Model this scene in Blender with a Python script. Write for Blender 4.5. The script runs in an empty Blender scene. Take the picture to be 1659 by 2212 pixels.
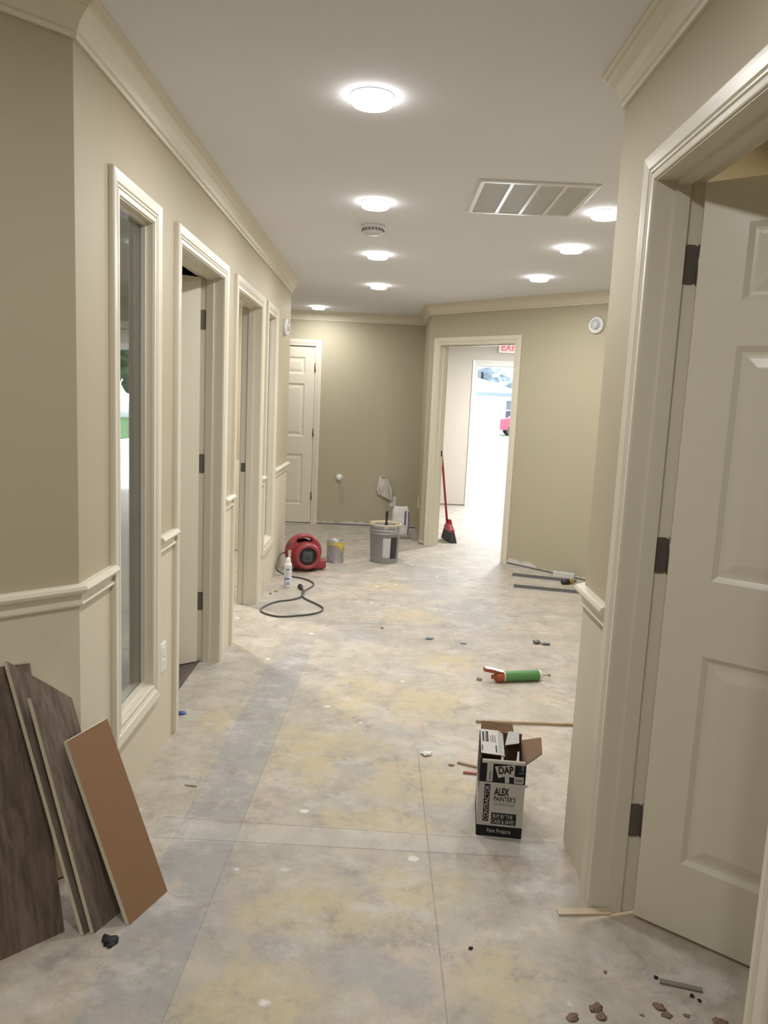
import bpy, bmesh, math, random
from mathutils import Vector, Matrix, noise as mnoise
random.seed(7)
SC = bpy.context.scene
COL = SC.collection
PI = math.pi

# ------------------------------------------------------------------ camera, world, exposure
cam_d = bpy.data.cameras.new('camera')
cam = bpy.data.objects.new('camera', cam_d); COL.objects.link(cam)
cam_d.sensor_fit = 'VERTICAL'; cam_d.sensor_height = 36.0
cam_d.lens = 36.0 * 1637.5 / 2212.0
cam_d.clip_start = 0.02; cam_d.clip_end = 400
Rv = Vector((0.99895952, 0.00242761, 0.04554098))
Uv = Vector((-0.04542504, 0.14174353, 0.98886063))
Fv = Vector((0.00405457, 0.98990044, -0.14170632))
M = Matrix((Rv, Uv, -Fv)).transposed().to_4x4()
M.translation = (0, 0, 1.4425)
cam.matrix_world = M
SC.camera = cam

world = bpy.data.worlds.new('overcast_sky'); SC.world = world
world.use_nodes = True
bg = world.node_tree.nodes['Background']
bg.inputs['Color'].default_value = (0.80, 0.91, 1.0, 1)
bg.inputs['Strength'].default_value = 8.0

SC.view_settings.view_transform = 'Standard'
SC.view_settings.look = 'None'
SC.view_settings.gamma = 1.0
SC.view_settings.use_curve_mapping = False
SC.view_settings.exposure = 0.0

LAMP_P = 11.8
LAMP_C = (1.0, 0.995, 0.99)

def area_lamp(name, loc, power, size, color=LAMP_C, rot=(0, 0, 0), shape='DISK'):
    d = bpy.data.lights.new(name, 'AREA'); d.shape = shape; d.size = size
    if shape == 'RECTANGLE': d.size_y = size
    d.energy = power; d.color = color
    o = bpy.data.objects.new(name, d); COL.objects.link(o)
    o.location = loc; o.rotation_euler = rot
    return o

# ------------------------------------------------------------------ node helpers
class NT:
    def __init__(s, name):
        s.m = bpy.data.materials.new(name); s.m.use_nodes = True
        s.t = s.m.node_tree; s.n = s.t.nodes; s.l = s.t.links
        s.b = s.n['Principled BSDF']
    def put(s, sock, v):
        if isinstance(v, bpy.types.NodeSocket): s.l.new(v, sock)
        elif isinstance(v, (tuple, list)):
            v = tuple(v)
            sock.default_value = v + (1,) if (len(v) == 3 and len(sock.default_value) == 4) else v
        else: sock.default_value = v
    def pos(s):
        if not hasattr(s, '_p'): s._p = s.n.new('ShaderNodeNewGeometry').outputs['Position']
        return s._p
    def obj(s):
        if not hasattr(s, '_o'): s._o = s.n.new('ShaderNodeTexCoord').outputs['Object']
        return s._o
    def math(s, op, a, b=0.0, c=None, clamp=False):
        n = s.n.new('ShaderNodeMath'); n.operation = op; n.use_clamp = clamp
        s.put(n.inputs[0], a); s.put(n.inputs[1], b)
        if c is not None: s.put(n.inputs[2], c)
        return n.outputs[0]
    def smooth(s, x, lo, hi):
        n = s.n.new('ShaderNodeMapRange'); n.interpolation_type = 'SMOOTHSTEP'
        s.put(n.inputs['Value'], x); n.inputs['From Min'].default_value = lo; n.inputs['From Max'].default_value = hi
        return n.outputs['Result']
    def noise(s, vec, scale, detail=4, rough=0.55, dist=0.0):
        n = s.n.new('ShaderNodeTexNoise'); s.put(n.inputs['Vector'], vec)
        n.inputs['Scale'].default_value = scale; n.inputs['Detail'].default_value = detail
        n.inputs['Roughness'].default_value = rough; n.inputs['Distortion'].default_value = dist
        return n.outputs['Fac']
    def voro(s, vec, scale, rand=1.0):
        n = s.n.new('ShaderNodeTexVoronoi'); s.put(n.inputs['Vector'], vec)
        n.inputs['Scale'].default_value = scale; n.inputs['Randomness'].default_value = rand
        return n
    def mapv(s, vec, scale=(1, 1, 1), loc=(0, 0, 0), rot=(0, 0, 0)):
        n = s.n.new('ShaderNodeMapping'); s.put(n.inputs['Vector'], vec)
        n.inputs['Scale'].default_value = scale; n.inputs['Location'].default_value = loc; n.inputs['Rotation'].default_value = rot
        return n.outputs['Vector']
    def xyz(s, vec):
        n = s.n.new('ShaderNodeSeparateXYZ'); s.put(n.inputs[0], vec); return n.outputs
    def mix(s, f, a, b):
        n = s.n.new('ShaderNodeMix'); n.data_type = 'RGBA'
        s.put(n.inputs[0], f); s.put(n.inputs[6], a); s.put(n.inputs[7], b)
        return n.outputs[2]
    def bump(s, h, strength=0.2, dist=0.01):
        n = s.n.new('ShaderNodeBump'); s.put(n.inputs['Height'], h)
        n.inputs['Strength'].default_value = strength; n.inputs['Distance'].default_value = dist
        s.l.new(n.outputs[0], s.b.inputs['Normal'])
    def out(s, color, rough=0.5, metal=0.0, spec=0.5):
        s.put(s.b.inputs['Base Color'], color); s.put(s.b.inputs['Roughness'], rough)
        s.b.inputs['Metallic'].default_value = metal; s.b.inputs['Specular IOR Level'].default_value = spec
        return s.m

def mat(name, color, rough=0.5, metal=0.0, var=0.06, scale=30.0, bump=0.0, spec=0.5):
    """plain painted / plastic surface with a little procedural mottling"""
    t = NT(name)
    f = t.noise(t.obj(), scale, 3)
    lo = tuple(c * (1 - var) for c in color); hi = tuple(min(1, c * (1 + var)) for c in color)
    if bump: t.bump(f, bump, 0.004)
    return t.out(t.mix(f, lo, hi), rough, metal, spec)

def glow(name, color, strength):
    t = NT(name); f = t.noise(t.obj(), 5.0, 1)
    t.out(t.mix(f, (0.9, 0.9, 0.9), (0.95, 0.95, 0.95)), 0.5)
    t.b.inputs['Emission Color'].default_value = color + (1,)
    t.b.inputs['Emission Strength'].default_value = strength
    return t.m

TAN = (0.47, 0.415, 0.30)
CREAM = (0.66, 0.60, 0.485)
TRIM = (0.70, 0.655, 0.54)

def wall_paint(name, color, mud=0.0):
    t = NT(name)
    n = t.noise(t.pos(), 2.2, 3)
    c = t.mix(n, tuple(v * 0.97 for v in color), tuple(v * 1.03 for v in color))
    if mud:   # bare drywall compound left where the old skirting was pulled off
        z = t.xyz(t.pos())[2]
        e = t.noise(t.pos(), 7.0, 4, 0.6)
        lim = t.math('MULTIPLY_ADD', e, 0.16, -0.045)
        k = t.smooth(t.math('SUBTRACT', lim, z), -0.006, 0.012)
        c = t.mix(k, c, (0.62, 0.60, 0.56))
        k2 = t.smooth(z, 0.020, 0.012)  # shade of the gap under the wall, painted as a dark foot band
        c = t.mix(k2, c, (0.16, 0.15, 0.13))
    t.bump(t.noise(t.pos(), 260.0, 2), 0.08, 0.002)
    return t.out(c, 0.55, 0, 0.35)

M_TAN = wall_paint('tan_wall_paint', TAN)
M_TANMUD = wall_paint('dimmed_tan_wall_paint_bare_edge', (0.44, 0.397, 0.285), 1.0)  # hall tan darkened in the colour to stand for dimmer lobby light
M_CREAM = wall_paint('cream_wainscot_paint', CREAM)
M_TRIM = mat('cream_gloss_trim_paint', TRIM, 0.32, 0, 0.02, 8)
M_CEIL = mat('white_ceiling_paint', (0.79, 0.80, 0.85), 0.9, 0, 0.02, 3)
M_DARKROOM = mat('unlit_room_dark_wall', (0.06, 0.06, 0.065), 0.8)  # lights-off darkness of the left rooms put into the wall colour
M_HINGE = mat('aged_nickel', (0.20, 0.185, 0.17), 0.42, 0.75, 0.15, 60)
M_WHITE = mat('white_plastic', (0.78, 0.78, 0.77), 0.35, 0, 0.02)
M_BLACKP = mat('black_plastic', (0.02, 0.02, 0.022), 0.42)
M_EXT = mat('white_siding', (0.75, 0.75, 0.75), 0.8)

# ------------------------------------------------------------------ mesh helpers
class MB:
    def __init__(s): s.bm = bmesh.new(); s.X = Matrix.Identity(4)
    def v(s, p): return s.bm.verts.new(s.X @ Vector(p))
    def face(s, vs, mi=0, smooth=False):
        try: f = s.bm.faces.new(vs)
        except ValueError: return None
        f.material_index = mi; f.smooth = smooth; return f
    def quad(s, a, b, c, d, mi=0): return s.face([s.v(a), s.v(b), s.v(c), s.v(d)], mi)
    def box(s, x0, x1, y0, y1, z0, z1, mi=0):
        p = [s.v((x, y, z)) for z in (z0, z1) for y in (y0, y1) for x in (x0, x1)]
        for q in ((0, 2, 3, 1), (4, 5, 7, 6), (0, 1, 5, 4), (2, 6, 7, 3), (0, 4, 6, 2), (1, 3, 7, 5)):
            s.face([p[i] for i in q], mi)
    def hexa(s, b, t, mi=0):
        """b, t: four bottom and four top corners"""
        p = [s.v(q) for q in b] + [s.v(q) for q in t]
        for q in ((3, 2, 1, 0), (4, 5, 6, 7), (0, 1, 5, 4), (1, 2, 6, 5), (2, 3, 7, 6), (3, 0, 4, 7)):
            s.face([p[i] for i in q], mi)
    def lathe(s, prof, segs=32, mi=0, smooth=True, a0=0.0, a1=2 * PI, mis=None):
        """prof: list of (radius, z)"""
        full = abs(a1 - a0 - 2 * PI) < 1e-6
        n = segs if full else segs + 1
        rings = []
        for r, z in prof:
            if r < 1e-6: rings.append([s.v((0, 0, z))])
            else: rings.append([s.v((r * math.cos(a0 + (a1 - a0) * i / segs), r * math.sin(a0 + (a1 - a0) * i / segs), z)) for i in range(n)])
        for k in range(len(prof) - 1):
            A, B = rings[k], rings[k + 1]; m = mis[k] if mis else mi
            for i in range(segs):
                j = (i + 1) % n
                if len(A) == 1 and len(B) == 1: continue
                if len(A) == 1: s.face([A[0], B[j], B[i]], m, smooth)
                elif len(B) == 1: s.face([A[i], A[j], B[0]], m, smooth)
                else: s.face([A[i], A[j], B[j], B[i]], m, smooth)
    def cyl(s, p0, p1, r0, r1=None, segs=20, mi=0, caps=True, smooth=True):
        r1 = r0 if r1 is None else r1
        p0, p1 = Vector(p0), Vector(p1); d = (p1 - p0)
        q = d.to_track_quat('Z', 'Y').to_matrix()
        A = [s.v(p0 + q @ Vector((r0 * math.cos(2 * PI * i / segs), r0 * math.sin(2 * PI * i / segs), 0))) for i in range(segs)]
        B = [s.v(p1 + q @ Vector((r1 * math.cos(2 * PI * i / segs), r1 * math.sin(2 * PI * i / segs), 0))) for i in range(segs)]
        for i in range(segs):
            j = (i + 1) % segs; s.face([A[i], A[j], B[j], B[i]], mi, smooth)
        if caps: s.face(A[::-1], mi); s.face(B, mi)
    def tube(s, pts, r, segs=10, mi=0, closed=False, rad=None):
        pts = [Vector(p) for p in pts]; n = len(pts); rings = []; up = Vector((0, 0, 1)); N = None
        for i, p in enumerate(pts):
            a = pts[(i - 1) % n] if (closed or i > 0) else p; b = pts[(i + 1) % n] if (closed or i < n - 1) else p
            d = (b - a).normalized()
            if N is None:
                N = d.cross(up)
                if N.length < 1e-3: N = d.cross(Vector((1, 0, 0)))
            N = (N - d * N.dot(d)).normalized(); B = d.cross(N)
            rr = rad[i] if rad else r
            rings.append([s.v(p + (N * math.cos(2 * PI * k / segs) + B * math.sin(2 * PI * k / segs)) * rr) for k in range(segs)])
        for i in range(n if closed else n - 1):
            A, Bq = rings[i], rings[(i + 1) % n]
            for k in range(segs):
                l = (k + 1) % segs; s.face([A[k], A[l], Bq[l], Bq[k]], mi, True)
        if not closed: s.face(rings[0][::-1], mi); s.face(rings[-1], mi)
    def prism(s, poly, z0, z1, mi=0, bevel=0.0):
        A = [s.v((x, y, z0)) for x, y in poly]; B = [s.v((x, y, z1)) for x, y in poly]; n = len(poly)
        s.face(A[::-1], mi); s.face(B, mi)
        for i in range(n): j = (i + 1) % n; s.face([A[i], A[j], B[j], B[i]], mi)
    def sphere(s, c, r, sx=1, sy=1, sz=1, mi=0, u=20, v=12):
        c = Vector(c); rings = []
        for k in range(v + 1):
            th = PI * k / v
            if k in (0, v): rings.append([s.v(c + Vector((0, 0, r * sz * math.cos(th))))]); continue
            rings.append([s.v(c + Vector((r * sx * math.sin(th) * math.cos(2 * PI * i / u), r * sy * math.sin(th) * math.sin(2 * PI * i / u), r * sz * math.cos(th)))) for i in range(u)])
        for k in range(v):
            A, B = rings[k], rings[k + 1]
            for i in range(u):
                j = (i + 1) % u
                if len(A) == 1: s.face([A[0], B[i], B[j]], mi, True)
                elif len(B) == 1: s.face([A[i], B[0], A[j]], mi, True)
                else: s.face([A[i], B[i], B[j], A[j]], mi, True)
    def sweep(s, path, closed, prof, fn, mi=0, caps=True):
        """path: 2D points; prof: (offset to the left of the path, height); fn(x, y, height) -> 3D. Mitred."""
        n = len(path); P = [Vector(p) for p in path]; rings = []
        for i in range(n):
            dirs = []
            if closed or i > 0: dirs.append((P[i] - P[(i - 1) % n]).normalized())
            if closed or i < n - 1: dirs.append((P[(i + 1) % n] - P[i]).normalized())
            nn = [Vector((-d.y, d.x)) for d in dirs]
            if len(nn) == 2:
                m = (nn[0] + nn[1]); m = m / max(1e-6, (1 + nn[0].dot(nn[1])))
            else: m = nn[0]
            rings.append([s.v(fn(P[i].x + m.x * o, P[i].y + m.y * o, h)) for o, h in prof])
        for i in range(n if closed else n - 1):
            A, B = rings[i], rings[(i + 1) % n]
            for k in range(len(prof) - 1): s.face([A[k], B[k], B[k + 1], A[k + 1]], mi)
        if not closed and caps: s.face(rings[0], mi); s.face(rings[-1][::-1], mi)
    def bevel(s, w=0.004, segs=2, angle=0.6):
        es = [e for e in s.bm.edges if len(e.link_faces) == 2 and e.calc_face_angle(0) > angle]
        bmesh.ops.bevel(s.bm, geom=es, offset=w, segments=segs, affect='EDGES', profile=0.6, clamp_overlap=True)
    def build(s, name, mats, parent=None, recalc=True, smooth=None):
        if recalc: bmesh.ops.recalc_face_normals(s.bm, faces=s.bm.faces)
        me = bpy.data.meshes.new(name); s.bm.to_mesh(me); s.bm.free()
        for m in (mats if isinstance(mats, (list, tuple)) else [mats]): me.materials.append(m)
        o = bpy.data.objects.new(name, me); COL.objects.link(o)
        if parent is not None: o.parent = parent
        return o

def outline(name, outer, holes, depth, bevel, m, parent=None, xf=None):
    """flat outline with holes, given a thickness and rounded edges (local XY, thickness along Z)"""
    cu = bpy.data.curves.new(name, 'CURVE'); cu.dimensions = '2D'; cu.fill_mode = 'BOTH'
    cu.extrude = max(0, depth / 2 - bevel); cu.bevel_depth = bevel; cu.bevel_resolution = 2; cu.offset = -bevel
    for loop in [outer] + list(holes):
        sp = cu.splines.new('POLY'); sp.points.add(len(loop) - 1); sp.use_cyclic_u = True
        for q, (x, y) in zip(sp.points, loop): q.co = (x, y, 0, 1)
    return curve_to_obj(cu, name, m, parent, xf)

def curve_to_obj(cu, name, m, parent=None, xf=None):
    tmp = bpy.data.objects.new(name + '_tmp', cu); COL.objects.link(tmp)
    dg = bpy.context.evaluated_depsgraph_get(); dg.update()
    me = bpy.data.meshes.new_from_object(tmp.evaluated_get(dg))
    bpy.data.objects.remove(tmp); bpy.data.curves.remove(cu)
    me.name = name; me.materials.clear()
    for q in (m if isinstance(m, (list, tuple)) else [m]): me.materials.append(q)
    if xf is not None: me.transform(xf)
    o = bpy.data.objects.new(name, me); COL.objects.link(o)
    if parent is not None: o.parent = parent
    return o

def text_into(mb, body, width, height, xf, mi=0, align='LEFT', depth=0.0003, bold=0.0):
    """adds lettering scaled to width x height, lower-left (or centre) at xf's origin, in xf's XY plane"""
    cu = bpy.data.curves.new('lettering', 'FONT'); cu.body = body; cu.size = 1.0; cu.extrude = 0.0; cu.offset = bold
    tmp = bpy.data.objects.new('lettering_tmp', cu); COL.objects.link(tmp)
    dg = bpy.context.evaluated_depsgraph_get(); dg.update()
    me = bpy.data.meshes.new_from_object(tmp.evaluated_get(dg))
    bpy.data.objects.remove(tmp); bpy.data.curves.remove(cu)
    xs = [v.co.x for v in me.vertices]; ys = [v.co.y for v in me.vertices]
    x0, x1, y0, y1 = min(xs), max(xs), min(ys), max(ys)
    sx = width / (x1 - x0); sy = height / (y1 - y0)
    vs = [mb.bm.verts.new(mb.X @ (xf @ Vector(((v.co.x - x0) * sx, (v.co.y - y0) * sy, depth)))) for v in me.vertices]
    for p in me.polygons: mb.face([vs[i] for i in p.vertices], mi)
    bpy.data.meshes.remove(me)

def empty(name, loc=(0, 0, 0), rz=0.0):
    o = bpy.data.objects.new(name, None); COL.objects.link(o); o.location = loc; o.rotation_euler = (0, 0, rz)
    o.empty_display_size = 0.1
    return o
def tag(o, label, cat, group=None):
    o['label'] = label; o['category'] = cat
    if group: o['group'] = group
    return o
def struct(o, label, cat):
    o['kind'] = 'structure'; o['label'] = label; o['category'] = cat; return o
def tree_copy(o, parent=None):
    c = o.copy(); COL.objects.link(c)
    if parent is not None: c.parent = parent
    for ch in list(o.children): tree_copy(ch, c)
    return c

H = 2.44
TH = 0.12

# ------------------------------------------------------------------ walls
class Wall:
    def __init__(s, p0, p1, side):
        s.p0 = Vector(p0); s.p1 = Vector(p1); s.L = (s.p1 - s.p0).length; s.u = (s.p1 - s.p0) / s.L
        s.n = Vector((-s.u.y, s.u.x)) * side          # towards the hall
    def w(s, a, z, h=0.0):
        q = s.p0 + s.u * a + s.n * h
        return (q.x, q.y, z)

def make_wall(name, W, openings, mats, zsplit=None, label='', ext=(0, 0), th=TH, H=H):
    mb = MB()
    openings = [(o[0] - 0.0165, o[1] + 0.0165, o[2] - (0.0165 if o[2] > 0 else 0), o[3] + 0.0165) for o in openings]   # rough openings, lined by the jambs
    ss = sorted({-ext[0], W.L + ext[1]} | {x for o in openings for x in o[:2]})
    zs = sorted({0.006, H} | {x for o in openings for x in o[2:4]} | ({zsplit} if zsplit else set()))
    def hole(i, k):
        a, z = (ss[i] + ss[i + 1]) / 2, (zs[k] + zs[k + 1]) / 2
        return any(o[0] < a < o[1] and o[2] < z < o[3] for o in openings)
    ni, nk = len(ss) - 1, len(zs) - 1
    V = {}
    def vv(i, k, b):
        if (i, k, b) not in V: V[i, k, b] = mb.v(W.w(ss[i], zs[k], -th if b else 0))
        return V[i, k, b]
    for i in range(ni):
        for k in range(nk):
            if hole(i, k): continue
            mi = 1 if (zsplit and zs[k + 1] <= zsplit + 1e-6) else 0
            mb.face([vv(i, k, 0), vv(i + 1, k, 0), vv(i + 1, k + 1, 0), vv(i, k + 1, 0)], mi)
            mb.face([vv(i, k, 1), vv(i + 1, k, 1), vv(i + 1, k + 1, 1), vv(i, k + 1, 1)], mi)
            for (di, dk, A, B) in ((-1, 0, (i, k), (i, k + 1)), (1, 0, (i + 1, k), (i + 1, k + 1)), (0, -1, (i, k), (i + 1, k)), (0, 1, (i, k + 1), (i + 1, k + 1))):
                ii, kk = i + di, k + dk
                if not (0 <= ii < ni and 0 <= kk < nk) or hole(ii, kk):
                    mb.face([vv(*A, 0), vv(*B, 0), vv(*B, 1), vv(*A, 1)], mi)
    return struct(mb.build(name, mats), label, 'wall')

W_left = Wall((-0.855, 2.12), (-0.855, 6.72), -1)
W_nl = Wall((-2.20, 0.775), (-0.855, 2.12), -1)
W_la = Wall((-0.855, 6.72), (-2.0, 7.865), 1); W_la.n = Vector((0.7071, 0.7071))
W_le = Wall((-2.0, 7.865), (-2.0, 8.85), -1)
W_back = Wall((-2.0, 8.85), (0.414, 8.85), -1)
W_ret = Wall((0.414, 8.85), (0.414, 7.835), -1)
W_ang = Wall((0.414, 7.835), (2.1, 6.1088), -1)
W_fr = Wall((2.1, 6.1088), (2.1, 3.829), -1)
W_ra = Wall((2.1, 3.829), (0.671, 2.40), -1)
W_right = Wall((0.671, 2.40), (0.671, -1.5), -1)
W_near = Wall((0.671, -1.5), (-2.2, -1.5), -1)
W_nle = Wall((-2.2, -1.5), (-2.2, 0.775), -1)

LO = lambda y: y - 2.12
w1 = (LO(2.444), LO(2.795), 0.33, 2.035)
d2 = (LO(3.165), LO(3.990), 0.0, 2.035)
d3 = (LO(4.360), LO(5.186), 0.0, 2.035)
w4 = (LO(5.472), LO(5.833), 0.375, 2.035)
dR = (2.40 - 2.045, 2.40 - 1.172, 0.0, 2.04)
dB = (2.0 - 1.645, 2.0 - 0.828, 0.0, 2.05)
dA = (0.152, 1.063, 0.0, 2.04)

ZR = 0.86
make_wall('wall_left', W_left, [w1, d2, d3, w4], [M_TAN, M_CREAM], ZR, 'long hallway wall on the left, tan above and cream below the chair rail', (0, 0))
make_wall('wall_left_near', W_nl, [], [M_TAN, M_CREAM], ZR, 'angled tan and cream wall with wood planks leaning on it')
make_wall('wall_left_far', W_la, [], [M_TAN, M_CREAM], ZR, 'angled wall past the far end of the left hallway wall')
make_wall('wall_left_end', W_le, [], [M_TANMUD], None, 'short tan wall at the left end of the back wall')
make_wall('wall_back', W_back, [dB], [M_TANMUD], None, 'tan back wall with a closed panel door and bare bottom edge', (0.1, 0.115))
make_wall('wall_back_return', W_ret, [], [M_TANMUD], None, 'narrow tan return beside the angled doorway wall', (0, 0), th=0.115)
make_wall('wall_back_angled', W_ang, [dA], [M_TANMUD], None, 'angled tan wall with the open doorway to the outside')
make_wall('wall_right_lobby', W_fr, [], [M_TAN], None, 'tan wall closing the lobby on the right')
make_wall('wall_right_angled', W_ra, [], [M_TAN, M_CREAM], ZR, 'angled wall behind the corner of the right hallway wall')
make_wall('wall_right', W_right, [dR], [M_TAN, M_CREAM], ZR, 'right hallway wall with the near open panel door')
make_wall('wall_near', W_near, [], [M_TAN], None, 'tan wall behind the viewer')
make_wall('wall_left_entry', W_nle, [], [M_TAN], None, 'tan entry wall behind the viewer on the left')

# rooms behind the openings, outer shell
def slab_wall(name, x0, x1, y0, y1, m, label):
    mb = MB(); mb.box(x0, x1, y0, y1, 0, H); return struct(mb.build(name, m), label, 'wall')
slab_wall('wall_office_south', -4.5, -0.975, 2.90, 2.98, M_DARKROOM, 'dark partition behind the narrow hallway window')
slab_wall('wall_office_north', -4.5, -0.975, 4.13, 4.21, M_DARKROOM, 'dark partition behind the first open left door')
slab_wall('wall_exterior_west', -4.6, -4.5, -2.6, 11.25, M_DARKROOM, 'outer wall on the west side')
slab_wall('wall_exterior_east', 4.5, 4.6, -2.6, 11.25, M_TAN, 'outer wall on the east side')
slab_wall('wall_exterior_south', -4.6, 4.6, -2.7, -2.6, M_TAN, 'outer wall behind the viewer')
slab_wall('wall_side_room_partition', 2.22, 4.5, 3.9, 4.0, M_TAN, 'tan partition between the two rooms on the right')
W_ext = Wall((-4.6, 11.13), (4.6, 11.13), -1)
dE = (4.6 + 1.30, 4.6 + 2.215, 0.0, 2.05)
M_ROOM = wall_paint('pale_room_paint', (0.60, 0.565, 0.50), 0.4)
make_wall('wall_exterior_north', W_ext, [dE], [M_ROOM], None, 'pale outer wall with the bright exit doorway', th=0.16)

# ceiling and floor
mb = MB(); mb.box(-4.7, 4.7, -2.8, 11.4, H, H + 0.12)
struct(mb.build('ceiling', M_CEIL), 'flat white painted ceiling with recessed round lights', 'ceiling')

def floor_material():
    t = NT('stripped_subfloor')
    P = t.pos(); x, y, z = t.xyz(P)[0:3]
    nz1 = t.noise(P, 1.7, 5, 0.6); nz2 = t.noise(P, 6.5, 8, 0.72, 0.15); nz3 = t.noise(P, 22.0, 5, 0.65); nz4 = t.noise(P, 90.0, 3, 0.6)
    base = t.mix(t.smooth(nz2, 0.30, 0.70), (0.365, 0.325, 0.265), (0.475, 0.435, 0.37))
    # pinkish beige rubbed areas
    nb = t.noise(t.mapv(P, (1, 1, 1), (3.1, 7.7, 0)), 3.2, 5, 0.6)
    base = t.mix(t.math('MULTIPLY', t.smooth(nb, 0.52, 0.66), 0.55), base, (0.55, 0.44, 0.345))
    # yellow carpet glue, in patches of their own
    def blob(cx, cy, rx, ry):
        dx = t.math('MULTIPLY', t.math('SUBTRACT', x, cx), 1.0 / rx); dy = t.math('MULTIPLY', t.math('SUBTRACT', y, cy), 1.0 / ry)
        return t.math('SQRT', t.math('ADD', t.math('MULTIPLY', dx, dx), t.math('MULTIPLY', dy, dy)))
    wob = t.math('MULTIPLY_ADD', t.noise(t.mapv(P, (1, 1, 1), (9.0, 2.0, 0)), 6.5, 6, 0.68), 2.4, -1.2)
    def blobs(lst):
        acc = None
        for b in lst:
            q = blob(*b); acc = q if acc is None else t.math('MINIMUM', acc, q)
        return t.smooth(t.math('ADD', acc, wob), 1.25, 0.45)
    yel = blobs([(-0.24, 1.62, 0.20, 0.17), (-0.10, 1.98, 0.24, 0.15), (0.16, 2.10, 0.18, 0.13), (0.36, 1.72, 0.12, 0.16), (0.06, 2.46, 0.22, 0.10), (-0.20, 2.95, 0.30, 0.28), (0.20, 2.75, 0.24, 0.20),
                 (0.28, 3.55, 0.26, 0.22), (-0.1, 3.6, 0.16, 0.3), (0.35, 5.1, 0.3, 0.2), (0.1, 5.9, 0.2, 0.2), (0.45, 4.2, 0.2, 0.14), (-0.7, 3.25, 0.1, 0.12)])
    base = t.mix(t.math('MULTIPLY', yel, t.math('MULTIPLY_ADD', t.smooth(nz2, 0.32, 0.62), 0.62, 0.28)), base, (0.50, 0.415, 0.25))
    # grey patching compound
    gry = blobs([(-0.50, 2.9, 0.10, 0.55), (-0.48, 3.75, 0.10, 0.55), (-0.46, 2.05, 0.09, 0.40), (-0.02, 1.78, 0.11, 0.09), (0.10, 1.70, 0.10, 0.07), (-0.22, 1.83, 0.07, 0.06), (0.12, 3.20, 0.10, 0.08),
                 (-0.05, 2.83, 0.10, 0.09), (0.62, 5.2, 0.30, 0.5), (0.45, 6.3, 0.25, 0.8), (-0.15, 4.6, 0.25, 0.2), (0.55, 2.25, 0.1, 0.16)])
    base = t.mix(t.math('MULTIPLY', gry, t.math('MULTIPLY_ADD', nz2, 0.8, 0.15)), base, (0.335, 0.33, 0.33))
    stn = t.noise(P, 6.0, 6, 0.7)
    strip = t.smooth(t.math('ABSOLUTE', t.math('ADD', t.math('ADD', x, t.math('MULTIPLY', y, -0.03)), 0.60)), 0.108, 0.092)
    strip = t.math('MULTIPLY', strip, t.math('MULTIPLY', t.math('GREATER_THAN', y, 1.2), t.smooth(y, 4.9, 4.1)))
    base = t.mix(t.math('MULTIPLY', strip, t.math('MULTIPLY_ADD', t.smooth(stn, 0.35, 0.65), 0.50, 0.38)), base, (0.315, 0.312, 0.312))
    sm = t.noise(t.mapv(P, (1, 1, 1), (1.3, 4.4, 0)), 5.0, 9, 0.75, 0.2)
    base = t.mix(t.math('MULTIPLY', t.smooth(sm, 0.50, 0.68), 0.75), base, (0.26, 0.235, 0.21))
    # white primer smears
    wn = t.noise(t.mapv(P, (1.0, 1.3, 1), (5.5, 0.4, 0)), 4.2, 9, 0.74, 0.1)
    base = t.mix(t.math('MULTIPLY', t.smooth(wn, 0.50, 0.66), 0.55), base, (0.58, 0.555, 0.525))
    # fine blotches rubbed through to the board
    fb = t.noise(t.mapv(P, (1, 1, 1), (2.2, 8.8, 0)), 17.0, 8, 0.75, 0.2); fc = t.noise(t.mapv(P, (1, 1, 1), (7.2, 1.8, 0)), 10.0, 8, 0.75, 0.2)
    base = t.mix(t.math('MULTIPLY', t.smooth(fb, 0.50, 0.66), 0.46), base, (0.30, 0.275, 0.255))
    base = t.mix(t.math('MULTIPLY', t.smooth(fc, 0.52, 0.64), 0.40), base, (0.56, 0.465, 0.33))
    vo = t.voro(t.mapv(P, (1.0, 1.25, 0)), 5.5)
    rad = t.math('MULTIPLY_ADD', nz3, 0.16, -0.02)
    keep = t.smooth(t.xyz(vo.outputs['Color'])[0], 0.62, 0.66)
    sp = t.math('MULTIPLY', t.smooth(t.math('SUBTRACT', vo.outputs['Distance'], t.math('MULTIPLY', rad, 1.2)), 0.05, 0.0), keep)
    base = t.mix(t.math('MULTIPLY', sp, 0.75), base, (0.76, 0.74, 0.72))
    # small dark specks
    vs = t.voro(t.mapv(P, (1, 1, 0), (0.37, 0.11, 0)), 16.0)
    k2 = t.smooth(t.xyz(vs.outputs['Color'])[1], 0.86, 0.88)
    sk = t.math('MULTIPLY', t.smooth(vs.outputs['Distance'], 0.09, 0.03), k2)
    base = t.mix(t.math('MULTIPLY', sk, 0.7), base, (0.17, 0.13, 0.11))
    # board joints
    def seam(c0, sx, sy, hw, y0=None, y1=None, x0=None, x1=None):
        d = t.math('ABSOLUTE', t.math('ADD', t.math('ADD', t.math('MULTIPLY', x, sx), t.math('MULTIPLY', y, sy)), -c0))
        k = t.smooth(t.math('ADD', d, t.math('MULTIPLY_ADD', nz3, 0.006, -0.003)), hw, hw * 0.3)
        for lo, hi, q in ((y0, y1, y), (x0, x1, x)):
            if lo is not None: k = t.math('MULTIPLY', k, t.math('MULTIPLY', t.math('GREATER_THAN', q, lo), t.math('LESS_THAN', q, hi)))
        return k
    tape = t.smooth(t.math('ABSOLUTE', t.math('ADD', y, -2.352)), 0.062, 0.048)
    tape = t.math('MULTIPLY', tape, t.math('MULTIPLY', t.math('GREATER_THAN', x, -0.6), t.math('LESS_THAN', x, 0.64)))
    base = t.mix(t.math('MULTIPLY', tape, 0.22), base, (0.58, 0.555, 0.52))
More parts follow.
